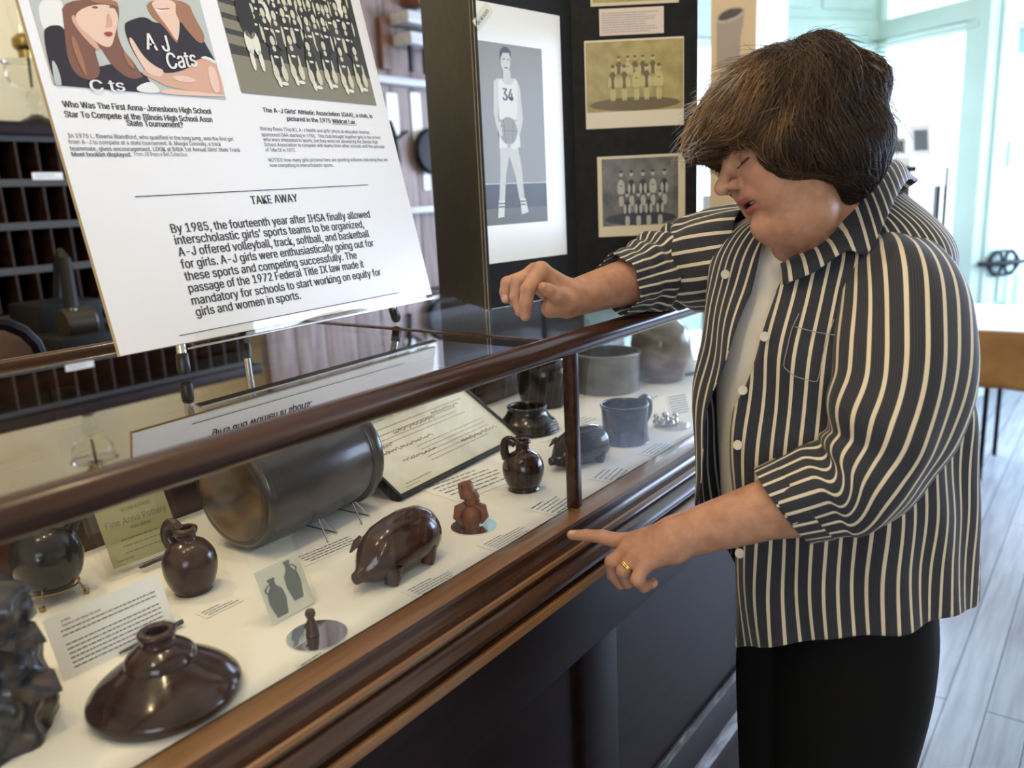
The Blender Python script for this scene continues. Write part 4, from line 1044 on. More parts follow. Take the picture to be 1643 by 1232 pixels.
# player photograph
(x0, ya), (x1, yb_) = puv(pm1, 778, 425), puv(pm1, 909, 407)
(xt, yt) = puv(pm1, 904, 27)
x0 = max(x0, .003); y0 = (ya+yb_)/2
gl = mat('photo_gloss', (.80, .80, .78), .16, 0, .3)
pp = thing('player_photo', 'large glossy print of a basketball player wearing number 34', 'photograph', pm1 @ Vector((x0, y0, 0)))
MB().box((x0, y0, .0002), (x1, yt, .0012), 0, pm1).build('mat_board', gl, pp)
greys = [mat('bw_%d' % i, (v, v*1.02, v*.98), .24, 0, 0, .3) for i, v in enumerate((.03, .12, .26, .42, .60, .76))]
ph = MB(); Z1 = .0014
def pq(*pts): return [puv(pm1, *p) for p in pts]
(ix0, iy0), (ix1, iy1) = puv(pm1, 777, 363), puv(pm1, 878, 354); (jx, jy_) = puv(pm1, 876, 80)
ix0 = max(ix0, x0+.001)
ph.flat([(ix0, iy0), (ix1, iy0), (ix1, jy_), (ix0, jy_)], Z1, 2, pm1)
ph.flat([(ix0, iy0), (ix1, iy0), (ix1, iy0+.075), (ix0, iy0+.075)], Z1+.0001, 0, pm1)
ph.flat([(ix0, iy0), (ix1, iy0), (ix1, iy0+.03), (ix0, iy0+.03)], Z1+.00012, 1, pm1)
ph.flat([(ix0, iy0+.075), (ix1, iy0+.075), (ix1, iy0+.077), (ix0, iy0+.077)], Z1+.00014, 4, pm1)
def pf(mi, k, *pts): ph.flat(pq(*pts), Z1+.0002+.0001*k, mi, pm1)
pf(4, 0, (791, 130), (797, 126), (826, 126), (833, 140), (838, 190), (836, 206), (828, 204), (828, 160), (800, 160), (798, 190), (803, 208), (797, 212), (791, 180))      # arms
pf(4, 0, (801, 235), (830, 236), (836, 268), (838, 290), (841, 322), (833, 322), (826, 282), (816, 250), (811, 282), (809, 325), (800, 325), (802, 280))                  # legs
pf(5, 1, (798, 130), (803, 127), (810, 136), (820, 136), (825, 127), (829, 131), (829, 196), (800, 196))                                                    # vest
pf(5, 1, (800, 192), (831, 192), (834, 236), (822, 240), (816, 232), (810, 238), (800, 238))                                                                # shorts
pf(4, 2, (806, 112), (817, 112), (819, 130), (814, 137), (806, 130))
pf(4, 3, (802, 86), (806, 80), (815, 81), (818, 90), (817, 108), (812, 117), (806, 114), (802, 104))
pf(0, 4, (801, 96), (801, 82), (806, 75), (813, 76), (818, 83), (818, 95), (815, 85), (805, 85))
pf(1, 4, (805, 94), (809, 94), (809, 96), (805, 96)); pf(1, 4, (812, 95), (816, 95), (816, 97), (812, 97)); pf(1, 4, (808, 108), (814, 108), (813, 110), (808, 110))
c_ = puv(pm1, 815, 210); rb = .0235
ph.flat([(c_[0]+rb*math.cos(q), c_[1]+rb*1.05*math.sin(q)) for q in np.linspace(0, 2*PI, 29)[:-1]], Z1+.0007, 2, pm1)
for q0 in (-.4, .4):
    ph.flat([(c_[0]+q0*rb-.0006, c_[1]-rb*.85), (c_[0]+q0*rb+.0006, c_[1]-rb*.85), (c_[0]+q0*rb*1.4+.0006, c_[1]+rb*.8), (c_[0]+q0*rb*1.4-.0006, c_[1]+rb*.8)], Z1+.0008, 1, pm1)
ph.flat([(c_[0]-rb, c_[1]-.0006), (c_[0]+rb, c_[1]-.0006), (c_[0]+rb, c_[1]+.0006), (c_[0]-rb, c_[1]+.0006)], Z1+.0008, 1, pm1)
pf(4, 8, (797, 205), (804, 204), (805, 218), (800, 220)); pf(4, 8, (829, 200), (836, 202), (833, 216), (828, 214))
pf(5, 5, (799, 322), (809, 321), (808, 348), (798, 350)); pf(5, 5, (833, 318), (842, 318), (847, 340), (836, 344))
for (a, b) in (((799, 326), (809, 325)), ((834, 322), (842, 321))):
    (xa_, ya_), (xb_, yb2) = puv(pm1, *a), puv(pm1, *b)
    for dy in (0, .006): ph.flat([(xa_, ya_-dy), (xb_, ya_-dy), (xb_, ya_-dy-.0022), (xa_, ya_-dy-.0022)], Z1+.0009, 0, pm1)
(xa_, ya_), (xb_, yb2) = puv(pm1, 806, 161), puv(pm1, 822, 160)
put_text(ph, '34', xa_, xb_, ya_, .0215, pm1, Z1+.0006, .03, 0)
ph.build('image', greys, pp)
tg = MB(); q = pm1 @ Matrix.Translation((.021, puv(pm1, 770, 28)[1], .002)) @ Matrix.Rotation(math.radians(42), 4, 'Z')
tg.box((-.024, -.009, 0), (.030, .010, .0006), 0, q)
tg.build('paper_strip', mat('yellow_strip', (.72, .70, .52), .5), pp)
tx = MB(); put_text(tx, 'ackson', -.018, .020, -.003, .008, q, .0009, .01); tx.build('print', bpy.data.materials['blue_ink'], pp)
# sepia team prints and the text card on the right panel
def team_print(label, tl, br, img_tl, img_br, base, dark, light, n, y_rel, border, seed):
    x0, y0, x1, y1 = rect_on(pm2, tl, br)
    t = thing('team_photo', label, 'photograph', pm2 @ Vector((x0, y0, 0)), 0, 'team photographs on the black display')
    MB().box((x0, y0, .0002), (x1, y1, .0012), 0, pm2).build('print_border', border, t)
    a0, b0, a1, b1 = rect_on(pm2, img_tl, img_br)
    ph = MB(); W_ = a1-a0; H_ = b1-b0
    ph.flat([(a0, b0), (a1, b0), (a1, b1), (a0, b1)], .0014, 0, pm2)
    r_ = random.Random(seed)
    def e(cx_, cy_, rx, ry, mi, z): ph.flat([(min(max(a0+W_*cx_+rx*math.cos(q), a0), a1), min(max(b0+H_*cy_+ry*math.sin(q), b0), b1)) for q in np.linspace(0, 2*PI, 13)[:-1]], z, mi, pm2)
    e(.5, .10, W_*.48, H_*.10, 1, .00145)
    for row, (yy, nn, x_a, x_b, sc3) in enumerate(y_rel):
        for i in range(nn):
            xx = x_a+(x_b-x_a)*(i+.5)/nn+r_.uniform(-.01, .01); z = .0015+.00008*(row*10+i)
            u = W_*.042*sc3
            e(xx, yy, u*1.0, u*2.0, r_.choice((1, 2, 1)), z); e(xx-.03, yy-.03, u*.4, u*1.4, 2, z+.00002); e(xx+.03, yy-.03, u*.4, u*1.4, 2, z+.00002)
            e(xx-.012, yy-.21, u*.4, u*1.5, 2, z+.00001); e(xx+.014, yy-.21, u*.4, u*1.5, 2, z+.00001)
            e(xx, yy+H_*0+.165*sc3, u*.52, u*.72, 2, z+.00003); e(xx, yy+.195*sc3, u*.5, u*.4, 1, z+.00004); e(xx, yy+.02, u*.5, u*.12, 1, z+.00005)
    ph.build('image', [base, dark, light], t)
sep = noise_color(mat('sepia_base', (.34, .28, .10), .35), (.28, .22, .075), (.40, .33, .13), (30, 30, 30), 4); sed = mat('sepia_dark', (.13, .095, .040), .35); sel = mat('sepia_light', (.47, .41, .19), .35)
team_print('yellowed sepia team print, the topmost team picture on the black display', (937, 66), (1097, 200), (939, 69), (1096, 174), sep, sed, sel, 0, ((.62, 5, .30, .72, .8), (.45, 5, .22, .80, 1.0)), mat('print_border', (.66, .60, .50), .5), 4)
gd = noise_color(mat('old_photo_base', (.12, .12, .13), .35), (.06, .06, .065), (.20, .19, .18), (18, 18, 18), 3); gdd = mat('old_photo_dark', (.035, .035, .045), .35); gll = mat('old_photo_light', (.40, .39, .36), .35)
team_print('dark old team print with cream border, lower on the black display', (958, 252), (1099, 374), (965, 256), (1088, 358), gd, gdd, gll, 0, ((.58, 5, .18, .88, 1.15), (.28, 4, .26, .82, 1.1)), mat('cream_border', (.62, .55, .40), .5), 9)
def pcard(label, tl, br, lines):
    x0, y0, x1, y1 = rect_on(pm2, tl, br)
    t = thing('caption_card', label, 'label', pm2 @ Vector((x0, y0, 0)))
    MB().box((x0, y0, .0002), (x1, y1, .0012), 0, pm2).build('card', mat('pink_paper', (.66, .56, .52), .55), t)
    tx = MB()
    for i in range(lines):
        yy = y1-(y1-y0)*(.13+.80*(i+.6)/lines); scribble(tx, x0+(x1-x0)*.04, x1-(x1-x0)*.05, yy, .0016, pm2, .0015, 0, rl)
    tx.build('print', M['faint_ink'], t)
pcard('pinkish typed caption card above the sepia team print', (961, 15), (1065, 53), 9)
x0, y0, x1, y1 = rect_on(pm2, (946, -60), (1089, 4))
t = thing('caption_card', 'cream card cut off at the top of the black display', 'label', pm2 @ Vector((x0, y0, 0)))
MB().box((x0, y0, .0002), (x1, y1, .0012), 0, pm2).build('card', bpy.data.materials['cream_border'], t)
MB().box((x0+.004, y0+.006, .0012), (x1-.004, y1-.004, .0015), 0, pm2).build('image', sep, t)
# ================================================================== things standing in the bright end of the room
tb_ = thing('draped_table', 'white topped table with an ochre cloth hanging round it near the door', 'table', (4.62, .40, 0))
TX0, TX1, TY0, TY1 = 4.13, 4.92, -.25, .69
cn = [(TX0, TY0), (TX1, TY0), (TX1, TY1-.0), (TX0+.02, TY1-.08)]
MB().prism([(TX0-.01, TY0), (TX1, TY0), (TX1, TY1), (TX0+.12, TY1), (TX0-.01, TY1-.12)], .722, .745).build('table_top', M['white_top'], tb_, bevel=.004)
cl_ = MB(); path = [(TX0, TY0)]
per = [(TX0-.015, TY0)]
for k in range(1, 40): per.append((TX0-.015, TY0+(TY1-.12-TY0)*k/40))
for k in range(0, 14): per.append((TX0-.015+.135*k/13, TY1-.12+.125*k/13))
for k in range(1, 30): per.append((TX0+.12+(TX1-TX0-.12)*k/29, TY1+.006))
vs = []; fs = []
for j in range(9):
    for i, (x, y) in enumerate(per):
        f_ = j/8; wv = .010*f_*math.sin(i*.55)+.006*f_*math.sin(i*1.3+1)
        ln = .315-.05*abs(math.sin(i*.03+.6))-.03*(i/len(per))
        dx, dy = (-1, 0) if i < 40 else ((-.7, .7) if i < 54 else (0, 1))
        vs.append((x+dx*wv+dx*.02*f_, y+dy*wv+dy*.02*f_, .738-ln*f_))
n = len(per)
for j in range(8):
    for i in range(n-1): fs.append((j*n+i, j*n+i+1, (j+1)*n+i+1, (j+1)*n+i))
co = cl_.add(vs, fs).build('cloth', M['ochre_cloth'], tb_, smooth=1.5)
sm_ = co.modifiers.new('s', 'SOLIDIFY'); sm_.thickness = .003
for (x, y, lab) in ((4.247, .477, 0), (4.684, .469, 0), (4.247, -.18, 0), (4.8, -.18, 0)):
    MB().tube([(x, y, 0), (x, y, .722)], .011, 10).build('leg', M['iron'], tb_)
# display stand with two small photographs
c = dep(1436, 268, 3.7)
st = thing('display_stand', 'dark wooden display stand with a flat top in front of the bright window', 'stand', (c.x, c.y, 0))
mxs = frame(Vector((c.x, c.y, 0)), CR, CF)
zt = c.z
MB().box((-.28, 0, zt-.025), (.10, .35, zt), 0, mxs).build('top', M['dark_wood'], st, bevel=.004)
MB().box((-.26, .02, 0), (.083, .33, zt-.025), 0, mxs).build('body', M['case_wood'], st, bevel=.004)
MB().box((-.20, .03, zt), (.085, .30, zt+.045), 0, mxs).build('white_riser', M['white_top'], st, bevel=.003)
def small_photo(px0, py0, px1, py1, d, label, dk):
    a = dep(px0, py1, d); b = dep(px1, py0, d); wd = (b-a).dot(CR); ht = b.z-a.z
    t = thing('small_photo', label, 'photograph', a)
    m_ = frame(a, CR, UP*.98+CF*.2)
    MB().box((0, 0, -.004), (wd, ht, 0), 0, m_).build('mount', M['white_top'], t)
    MB().box((wd*.22, ht*.16, 0), (wd*.85, ht*.82, .001), 0, m_).build('image', mat('small_image', dk, .4), t)
small_photo(1425, 219, 1454, 250, 3.78, 'small white mounted photo, the lower one on the white riser', (.10, .09, .09))
small_photo(1460, 198, 1492, 250, 3.84, 'upright white mounted photo with grey picture beside the smaller one', (.13, .15, .17))
# glass case with thin posts
c = dep(1492, 300, 3.9)
gc = thing('glass_cabinet', 'clear glass cabinet with thin brown corner post behind the striped shirt', 'cabinet', (c.x, c.y, 0))
mxs = frame(Vector((c.x, c.y, 0)), CR, CF); zt = dep(1518, 268, 3.9).z
MB().box((-.04, 0, 0), (.085, .4, .78), 0, mxs).build('base', M['white_top'], gc, bevel=.004)
MB().box((.074, 0, .78), (.085, .012, zt), 0, mxs).build('corner_post', M['case_wood'], gc)
MB().box((.050, .03, .78), (.068, .06, zt-.085), 0, mxs).build('back_post', M['iron'], gc)
MB().box((-.04, 0, zt-.004), (.085, .4, zt), 0, mxs).build('glass_lid', M['clear_acrylic'], gc)
MB().quad([mxs @ Vector(v) for v in ((-.04, 0, .78), (.085, 0, .78), (.085, 0, zt), (-.04, 0, zt))]).build('glass_front', M['clear_acrylic'], gc)
# poster board with the crock picture
c0 = dep(1140, 120, 2.75); c1 = dep(1212, 120, 2.70)
xx = (c1-c0); xx.z = 0; PWd = xx.length; xx.normalize()
base = Vector((c0.x, c0.y, 0)); z0 = .80
po = thing('crock_poster', 'tan standing poster board with a picture of a stoneware crock', 'poster', base)
mp_ = frame(Vector((c0.x, c0.y, z0)), xx, UP); Ht = dep(1175, -60, 2.72).z-z0
MB().box((0, 0, -.01), (PWd, Ht, 0), 0, mp_).build('board', mat('tan_board', (.62, .50, .34), .5), po)
def qv(px, py):
    q = mp_.inverted() @ onplane(px, py, mp_.translation, Vector((mp_[0][2], mp_[1][2], mp_[2][2]))); return q.x, q.y
im = MB(); PC = [mat('crock_grey', (.34, .29, .27), .5), mat('crock_dark', (.06, .05, .055), .5), mat('crock_light', (.46, .41, .38), .5)]
im.flat([qv(*p) for p in ((1150, 110), (1150, 45), (1150, 25), (1195, 12), (1192, 40), (1188, 60), (1187, 110))], .0012, 0, mp_)
im.flat([qv(*p) for p in ((1149, 30), (1152, 22), (1165, 14), (1185, 10), (1195, 14), (1195, 22), (1180, 32), (1160, 38), (1151, 36))], .0015, 2, mp_)
im.flat([qv(*p) for p in ((1152, 29), (1158, 21), (1172, 14), (1188, 13), (1193, 17), (1182, 26), (1164, 33), (1154, 33))], .0018, 1, mp_)
im.build('crock_image', PC, po)
c2 = dep(1262, 100, 3.0); d2 = (c2-c1); d2.z = 0
mq = frame(Vector((c1.x, c1.y, z0)), d2, UP)
MB().box((0.004, 0, -.01), (d2.length, Ht-.03, 0), 0, mq).build('white_wing', M['white_top'], po)
pt = thing('white_table', 'white covered table holding the poster board beyond the showcase', 'table', (c0.x+.2, c0.y, 0))
ctr = (c0+c2)/2
mt_ = frame(Vector((ctr.x, ctr.y, 0)), CR, CF)
MB().box((-.28, -.10, .76), (.30, .55, z0), 0, mt_).build('table_top', M['white_top'], pt, bevel=.004)
MB().box((-.26, -.08, 0), (.28, .53, .76), 0, mt_).build('cloth', M['white_top'], pt)
# box, jar and a slim stand seen beside the face
tb2 = dep(1146, 345, 3.35)
bx = thing('grey_box', 'small grey blue box standing on the white table left of her face', 'box', tb2)
a = dep(1131, 346, 3.1); b = dep(1165, 312, 3.1)
ms_ = frame(Vector((a.x, a.y, z0)), CR, CF)
hb = max(.08, b.z-z0)
MB().box((0, 0, 0), (.045, .05, hb), 0, ms_).build('glass_part', mat('blue_grey', (.45, .52, .62), .3), bx, bevel=.002)
MB().box((.045, 0, 0), (.085, .05, hb*1.05), 0, ms_).build('dark_part', mat('mauve_grey', (.20, .17, .21), .4), bx, bevel=.002)
a = dep(1142, 300, 3.3)
fs_ = thing('slim_stand', 'slim pale stand with a small grey disc left of her nose', 'stand', (a.x, a.y, z0))
MB().tube([(a.x, a.y, z0), (a.x, a.y, dep(1142, 255, 3.3).z)], .004, 8).lathe([(0, 0), (.03, 0), (.03, .004), (0, .004)], 20, 0, Matrix.Translation((a.x, a.y, z0))).build('pole', M['white_top'], fs_)
MB().lathe([(0, -.006), (.022, -.004), (.022, .004), (0, .006)], 20, 0, Matrix.Translation((a.x, a.y, dep(1142, 277, 3.3).z))).build('disc', bpy.data.materials['blue_grey'], fs_)
# ================================================================== the visitor: body grown as one continuous surface
R3 = [Vector(RC[i]) for i in range(3)]          # view right, up, forward; used to lay out her pose
class Rc:                                        # tapered limb
    def __init__(s, a, b, r1, r2, k=.012, sub=False):
        s.a, s.b = np.array(a), np.array(b); s.r1, s.r2, s.k, s.sub = r1, r2, k, sub
        s.c = (s.a+s.b)/2; s.R = np.linalg.norm(s.b-s.a)/2+max(r1, r2)
    def ev(s, p):
        ba = s.b-s.a; l2 = ba@ba+1e-12
        t = np.clip(((p-s.a)@ba)/l2, 0, 1)
        q = p-s.a-t[:, None]*ba
        return np.sqrt((q*q).sum(1))-(s.r1+(s.r2-s.r1)*t)
class El:                                        # ellipsoid with axes in the rows of A
    def __init__(s, c, r, A=None, k=.012, sub=False):
        s.c = np.array(c); s.r = np.array(r); s.A = np.eye(3) if A is None else A; s.k, s.sub = k, sub
        s.R = max(r)
    def ev(s, p):
        q = (p-s.c)@s.A.T/s.r
        k0 = np.sqrt((q*q).sum(1)); q2 = q/s.r; k1 = np.sqrt((q2*q2).sum(1))+1e-9
        return np.where(k0 < 1e-6, -min(s.r), k0*(k0-1)/k1)
def field(prims, p, cen=None, rad=None):
    d = np.full(len(p), 1e3)
    for q in prims:
        if cen is not None and np.linalg.norm(cen-q.c) > q.R+rad+max(q.k, .004)*1.5: continue
        e = q.ev(p)
        if q.sub:
            h = np.clip(.5-.5*(d+e)/q.k, 0, 1); d = d+(-e-d)*h+q.k*h*(1-h)
        else:
            h = np.clip(.5+.5*(d-e)/q.k, 0, 1); d = e*h+d*(1-h)-q.k*h*(1-h)
    return d
def grow(prims, hs, lo, hi, NB=14):
    """surface of the field on a sparse grid (one vertex per crossed cell)"""
    lo = np.array(lo); n = np.ceil((np.array(hi)-lo)/(hs*NB)).astype(int)
    g = np.stack(np.meshgrid(*[np.arange(k) for k in n], indexing='ij'), -1).reshape(-1, 3)
    cen = lo+(g+.5)*hs*NB; rad = hs*NB*.87+hs*2
    near = np.zeros(len(g), bool)
    for q in prims:
        if not q.sub: near |= np.linalg.norm(cen-q.c, axis=1) < q.R+rad
    g = g[near]; cen = cen[near]
    d = field(prims, cen); g = g[np.abs(d) < rad*1.25+.01]
    I = np.stack(np.meshgrid(*[np.arange(NB+2)]*3, indexing='ij'), -1).reshape(-1, 3)
    cells = {}; K = []; V = []; S = []
    corner = np.array([(i, j, k) for i in (0, 1) for j in (0, 1) for k in (0, 1)])
    edges = [(a, b) for a in range(8) for b in range(a+1, 8) if abs(corner[a]-corner[b]).sum() == 1]
    m = NB+1
    for b in g:
        o = b*NB
        f = field(prims, lo+(o+I)*hs, lo+(o+NB/2)*hs, rad).reshape(NB+2, NB+2, NB+2)
        if f.min() > 0 or f.max() < 0: continue
        c8 = np.stack([f[i:i+m, j:j+m, k:k+m] for i, j, k in corner], -1)
        s8 = c8 < 0; act = s8.any(-1) & ~s8.all(-1)
        idx = np.argwhere(act)
        if not len(idx): continue
        c = c8[act]; acc = np.zeros((len(c), 3)); cnt = np.zeros(len(c))
        for a, b2 in edges:
            x = (c[:, a] < 0) != (c[:, b2] < 0)
            t = np.where(x, c[:, a]/np.where(x, c[:, a]-c[:, b2], 1), 0)
            acc += np.where(x[:, None], corner[a]+t[:, None]*(corner[b2]-corner[a]), 0); cnt += x
        K.append(idx+o); V.append(lo+(idx+o+acc/cnt[:, None])*hs)
        S.append(np.stack([c[:, 0] < 0, c[:, 4] < 0, c[:, 2] < 0, c[:, 1] < 0], 1))
    K = np.concatenate(K); V = np.concatenate(V); S = np.concatenate(S)
    base = K.max(0)+3; key = (K[:, 0]*base[1]+K[:, 1])*base[2]+K[:, 2]
    key, u = np.unique(key, return_index=True); K, V, S = K[u], V[u], S[u]
    st = np.array([base[1]*base[2], base[2], 1]); F = []
    for ax in range(3):
        b1, b2 = (ax+1) % 3, (ax+2) % 3
        x = S[:, 0] != S[:, 1+ax]; ids = np.nonzero(x)[0]; k0 = key[ids]
        qs = [k0, k0-st[b1], k0-st[b1]-st[b2], k0-st[b2]]; ix = []; ok = np.ones(len(k0), bool)
        for q in qs:
            j = np.clip(np.searchsorted(key, q), 0, len(key)-1); ok &= key[j] == q; ix.append(j)
        q = np.stack(ix, 1)[ok]; fl = S[ids][ok][:, 0]
        q[~fl] = q[~fl][:, ::-1]; F.append(q)
    return V, np.concatenate(F)
def np_mesh(name, V, F, mats, parent, mi=None, smooth=True):
    me = bpy.data.meshes.new(name)
    off = np.array(parent.location) if parent else np.zeros(3)
    V = np.asarray(V)-off; n = len(F); k = F.shape[1]
    me.vertices.add(len(V)); me.vertices.foreach_set('co', V.astype(np.float32).ravel())
    me.loops.add(n*k); me.loops.foreach_set('vertex_index', F.astype(np.int32).ravel())
    me.polygons.add(n); me.polygons.foreach_set('loop_start', np.arange(0, n*k, k, dtype=np.int32))
    me.update(calc_edges=True)
    for m in mats: me.materials.append(m)
    if mi is not None: me.polygons.foreach_set('material_index', mi.astype(np.int32))
    me.polygons.foreach_set('use_smooth', np.ones(n, bool) if smooth else np.zeros(n, bool))
    me.validate(); me.update()
    return link(name, me, parent)
# ---- head frame
TH, PSI = math.radians(24), math.radians(4)
HO = dep(1268, 232, 1.06)
hf = (R3[0]*-math.cos(TH)-R3[1]*math.sin(TH))*math.cos(PSI)-R3[2]*math.sin(PSI)
hu = (R3[0]*-math.sin(TH)+R3[1]*math.cos(TH)); hu = (hu-hf*hu.dot(hf)).normalized()
hl = hu.cross(hf)
HA = np.array([hf, hl, hu])
def hp(x, y, z): return HO+(hf*x+hl*y+hu*z)*.01
def hE(c, r, k=.8, sub=False, rot=0):
    A = HA
    if rot:
        a = math.radians(rot); A = np.array([[math.cos(a), 0, math.sin(a)], [0, 1, 0], [-math.sin(a), 0, math.cos(a)]])@HA
    return El(hp(*c), [v*.01 for v in r], A, k*.01, sub)
def hR(a, b, r1, r2, k=.8, sub=False): return Rc(hp(*a), hp(*b), r1*.01, r2*.01, k*.01, sub)
def hS(c, r, k=.8, sub=False): return hE(c, (r, r, r), k, sub)
P = [hE((-1.0, 0, 4.0), (9.2, 7.2, 7.2)), hE((2.9, 0, -2.0), (5.9, 6.3, 7.4), 1.5), hE((5.0, 0, 2.6), (3.6, 5.6, 3.4), 1.5)]
for s in (-1, 1):
    P += [hR((-.3, s*5.0, -3.6), (5.4, s*2.6, -8.4), 1.9, 1.7, 1.6), hS((5.3, s*3.5, -2.6), 2.7, 1.6), hE((5.2, s*3.2, -5.6), (2.6, 2.4, 2.6), None or 1.5)]
P += [hS((7.6, 0, -8.3), 1.75, 1.5), hE((7.6, 0, 3.2), (1.25, 4.6, 1.2), 1.2), hE((3.4, 0, -9.6), (4.9, 4.6, 3.0), 1.6)]
for s in (-1, 1): P += [hE((9.4, s*3.3, .35), (1.5, 1.7, 1.0), .7, True), hE((7.0, s*3.2, .35), (1.25, 1.55, 1.0), .25)]
P += [hR((8.2, 0, 1.4), (10.4, 0, -1.35), .70, .80, .8), hS((10.75, 0, -1.65), .95, .6)]
for s in (-1, 1): P += [hE((9.5, s*1.25, -2.0), (1.0, .62, .72), .35), hS((10.2, s*.55, -2.6), .28, .25, True)]
P += [hE((7.9, 0, -3.9), (1.25, 2.6, 1.5), 1.1), hE((8.55, 0, -4.30), (.62, 2.15, .42), .3), hE((8.15, 0, -5.75), (.72, 1.85, .58), .35), hE((9.0, 0, -5.0), (1.9, 2.3, .26), .22, True)]
for s in (-1, 1): P += [hE((6.9, s*2.75, -4.95), (.7, .5, .35), .4, True), hE((-.6, s*7.0, -.6), (1.7, .75, 2.9), .5)]
# neck and trunk (inside the clothes), legs
NB_ = dep(1322, 405, 1.165)
P += [Rc(hp(-2.2, 0, -2.5), NB_, .054, .060, .02), Rc(hp(2.2, 1.0, -8.5), dep(1280, 408, 1.14), .036, .036, .02)]
cr, cf = np.array(CR), np.array(CF)
tors = [(1326, 462, 1.19, .095), (1332, 560, 1.18, .115), (1345, 700, 1.17, .125), (1352, 830, 1.165, .115), (1362, 940, 1.175, .095)]
tp = [dep(a, b, c) for a, b, c, r in tors]
for i in range(4): P.append(Rc(tp[i], tp[i+1], tors[i][3], tors[i+1][3], .02))
# arms
LSH, LEL, LWR = dep(1438, 478, 1.055), dep(1380, 772, .985), dep(1086, 862, 1.042)
RSH, REL, RWR = dep(1190, 410, 1.27), dep(1085, 428, 1.36), dep(913, 480, 1.205)
P += [Rc(tp[0], LSH+R3[2]*.03, .07, .046, .02), Rc(tp[0], RSH-UP*.02, .07, .046, .02)]
P += [Rc(LSH, LEL, .052, .043, .02), Rc(RSH, REL, .052, .043, .02)]
m1 = LEL.lerp(LWR, .35); P += [Rc(LEL, m1, .042, .040, .015), Rc(m1, LWR, .040, .0275, .015)]
m2 = REL.lerp(RWR, .40); P += [Rc(REL, m2, .042, .038, .015), Rc(m2, RWR, .038, .0265, .015)]
# left hand: index pointing, the others curled
def finger(pts, rs, k=.006):
    q = [dep(*p) for p in pts]
    return [Rc(q[i], q[i+1], rs[i], rs[i+1], k if i == 0 else .0025) for i in range(len(q)-1)]
lw = LWR
lk = [(1003, 871, 1.085), (1010, 880, 1.066), (1021, 891, 1.050), (1036, 902, 1.038)]
for i, q in enumerate(lk): P.append(Rc(lw.lerp(dep(1080, 858+9*i, 1.05-.006*i), .8), dep(*q), (.0215, .019, .018, .017)[i], (.0125, .0125, .012, .0112)[i], .012))
P += finger([lk[0], (966, 861, 1.098), (940, 859, 1.110), (917, 858, 1.120)], (.0118, .0093, .0082, .0068))
P += finger([lk[1], (982, 901, 1.070), (984, 922, 1.084), (995, 938, 1.094)], (.0112, .0096, .0085, .0070))
P += finger([lk[2], (1000, 916, 1.052), (1006, 934, 1.068), (1018, 932, 1.082)], (.0112, .0094, .0083, .0070))
P += finger([lk[3], (1022, 930, 1.032), (1033, 941, 1.043), (1048, 935, 1.052)], (.0105, .0088, .0078, .0066))
P += finger([(1062, 866, 1.075), (1040, 872, 1.100), (1016, 876, 1.112), (1000, 880, 1.118)], (.015, .0115, .0098, .0078), .01)
# right hand: fingers bent down over the glass, thumb on the near side
rk = [(868, 434, 1.172), (859, 436, 1.190), (852, 442, 1.206), (850, 450, 1.220)]
for i, q in enumerate(rk): P.append(Rc(dep(910, 470+5*i, 1.200+.004*i), dep(*q), (.020, .019, .018, .017)[i], (.0120, .0125, .012, .0112)[i], .012))
P.append(Rc(dep(905, 488, 1.195), dep(884, 494, 1.19), .018, .015, .012))
P += finger([rk[0], (847, 464, 1.155), (844, 487, 1.156), (843, 507, 1.160)], (.0128, .0108, .0095, .0078))
P += finger([rk[1], (830, 452, 1.185), (828, 476, 1.186), (835, 500, 1.188)], (.0125, .0106, .0094, .0078))
P += finger([rk[2], (814, 454, 1.205), (811, 468, 1.206), (812, 479, 1.206)], (.0120, .0098, .0088, .0078))
P += finger([rk[3], (822, 464, 1.225), (824, 482, 1.226), (832, 492, 1.226)], (.0105, .0085, .0076, .0065))
P += finger([(906, 484, 1.182), (892, 473, 1.160), (880, 465, 1.150), (872, 461, 1.145)], (.0155, .0108, .0095, .0078), .01)
allp = np.array([q.c for q in P])
# ---- legs and feet
FD = -CR*math.cos(math.radians(27))-CF*math.sin(math.radians(27)); LD = CR*math.sin(math.radians(27))-CF*math.cos(math.radians(27))
hipL, hipR = dep(1376, 985, 1.125), dep(1300, 985, 1.235)
def drop(h, z, fwd=0): return Vector((h.x, h.y, z))+FD*fwd
for h in (hipL, hipR):
    P += [Rc(tp[4], h, .085, .070, .03), Rc(h, drop(h, .45, .03), .070, .055, .02), Rc(drop(h, .45, .03), drop(h, .09, .0), .055, .038, .02), Rc(drop(h, .05, -.02), drop(h, .035, .13), .034, .028, .02)]
person = thing('person', 'short haired woman in a striped shirt leaning over the showcase and pointing', 'person', Vector((tp[4].x, tp[4].y, 0)))
cs = np.array([q.c for q in P]); rs_ = np.array([q.R for q in P])
V, F = grow(P, .0024, (cs-rs_[:, None]).min(0)-.02, (cs+rs_[:, None]).max(0)+.02)
skin = mat('skin', (.46, .24, .155), .46, 0, 0, .4)
noise_color(skin, (.40, .190, .118), (.51, .280, .185), (55, 55, 55), 6, .3, .3, .7, .22, 340)
skin.node_tree.nodes['Principled BSDF'].inputs['Subsurface Weight'].default_value = .10
skin.node_tree.nodes['Principled BSDF'].inputs['Subsurface Radius'].default_value = (.012, .005, .003)
nail = mat('nail', (.60, .34, .27), .22)
FC = V[F].mean(1); mi = np.zeros(len(F), int)
LV = (V-np.array(HO))@HA.T*100
def soft(c, r, w_=.28):
    return np.clip((1-np.sqrt((((LV-np.array(c))/np.array(r))**2).sum(1)))/w_+.5, 0, 1)
aLip = np.maximum(soft((8.55, 0, -4.30), (.95, 2.25, .46)), soft((8.3, 0, -5.70), (1.0, 1.98, .62)))
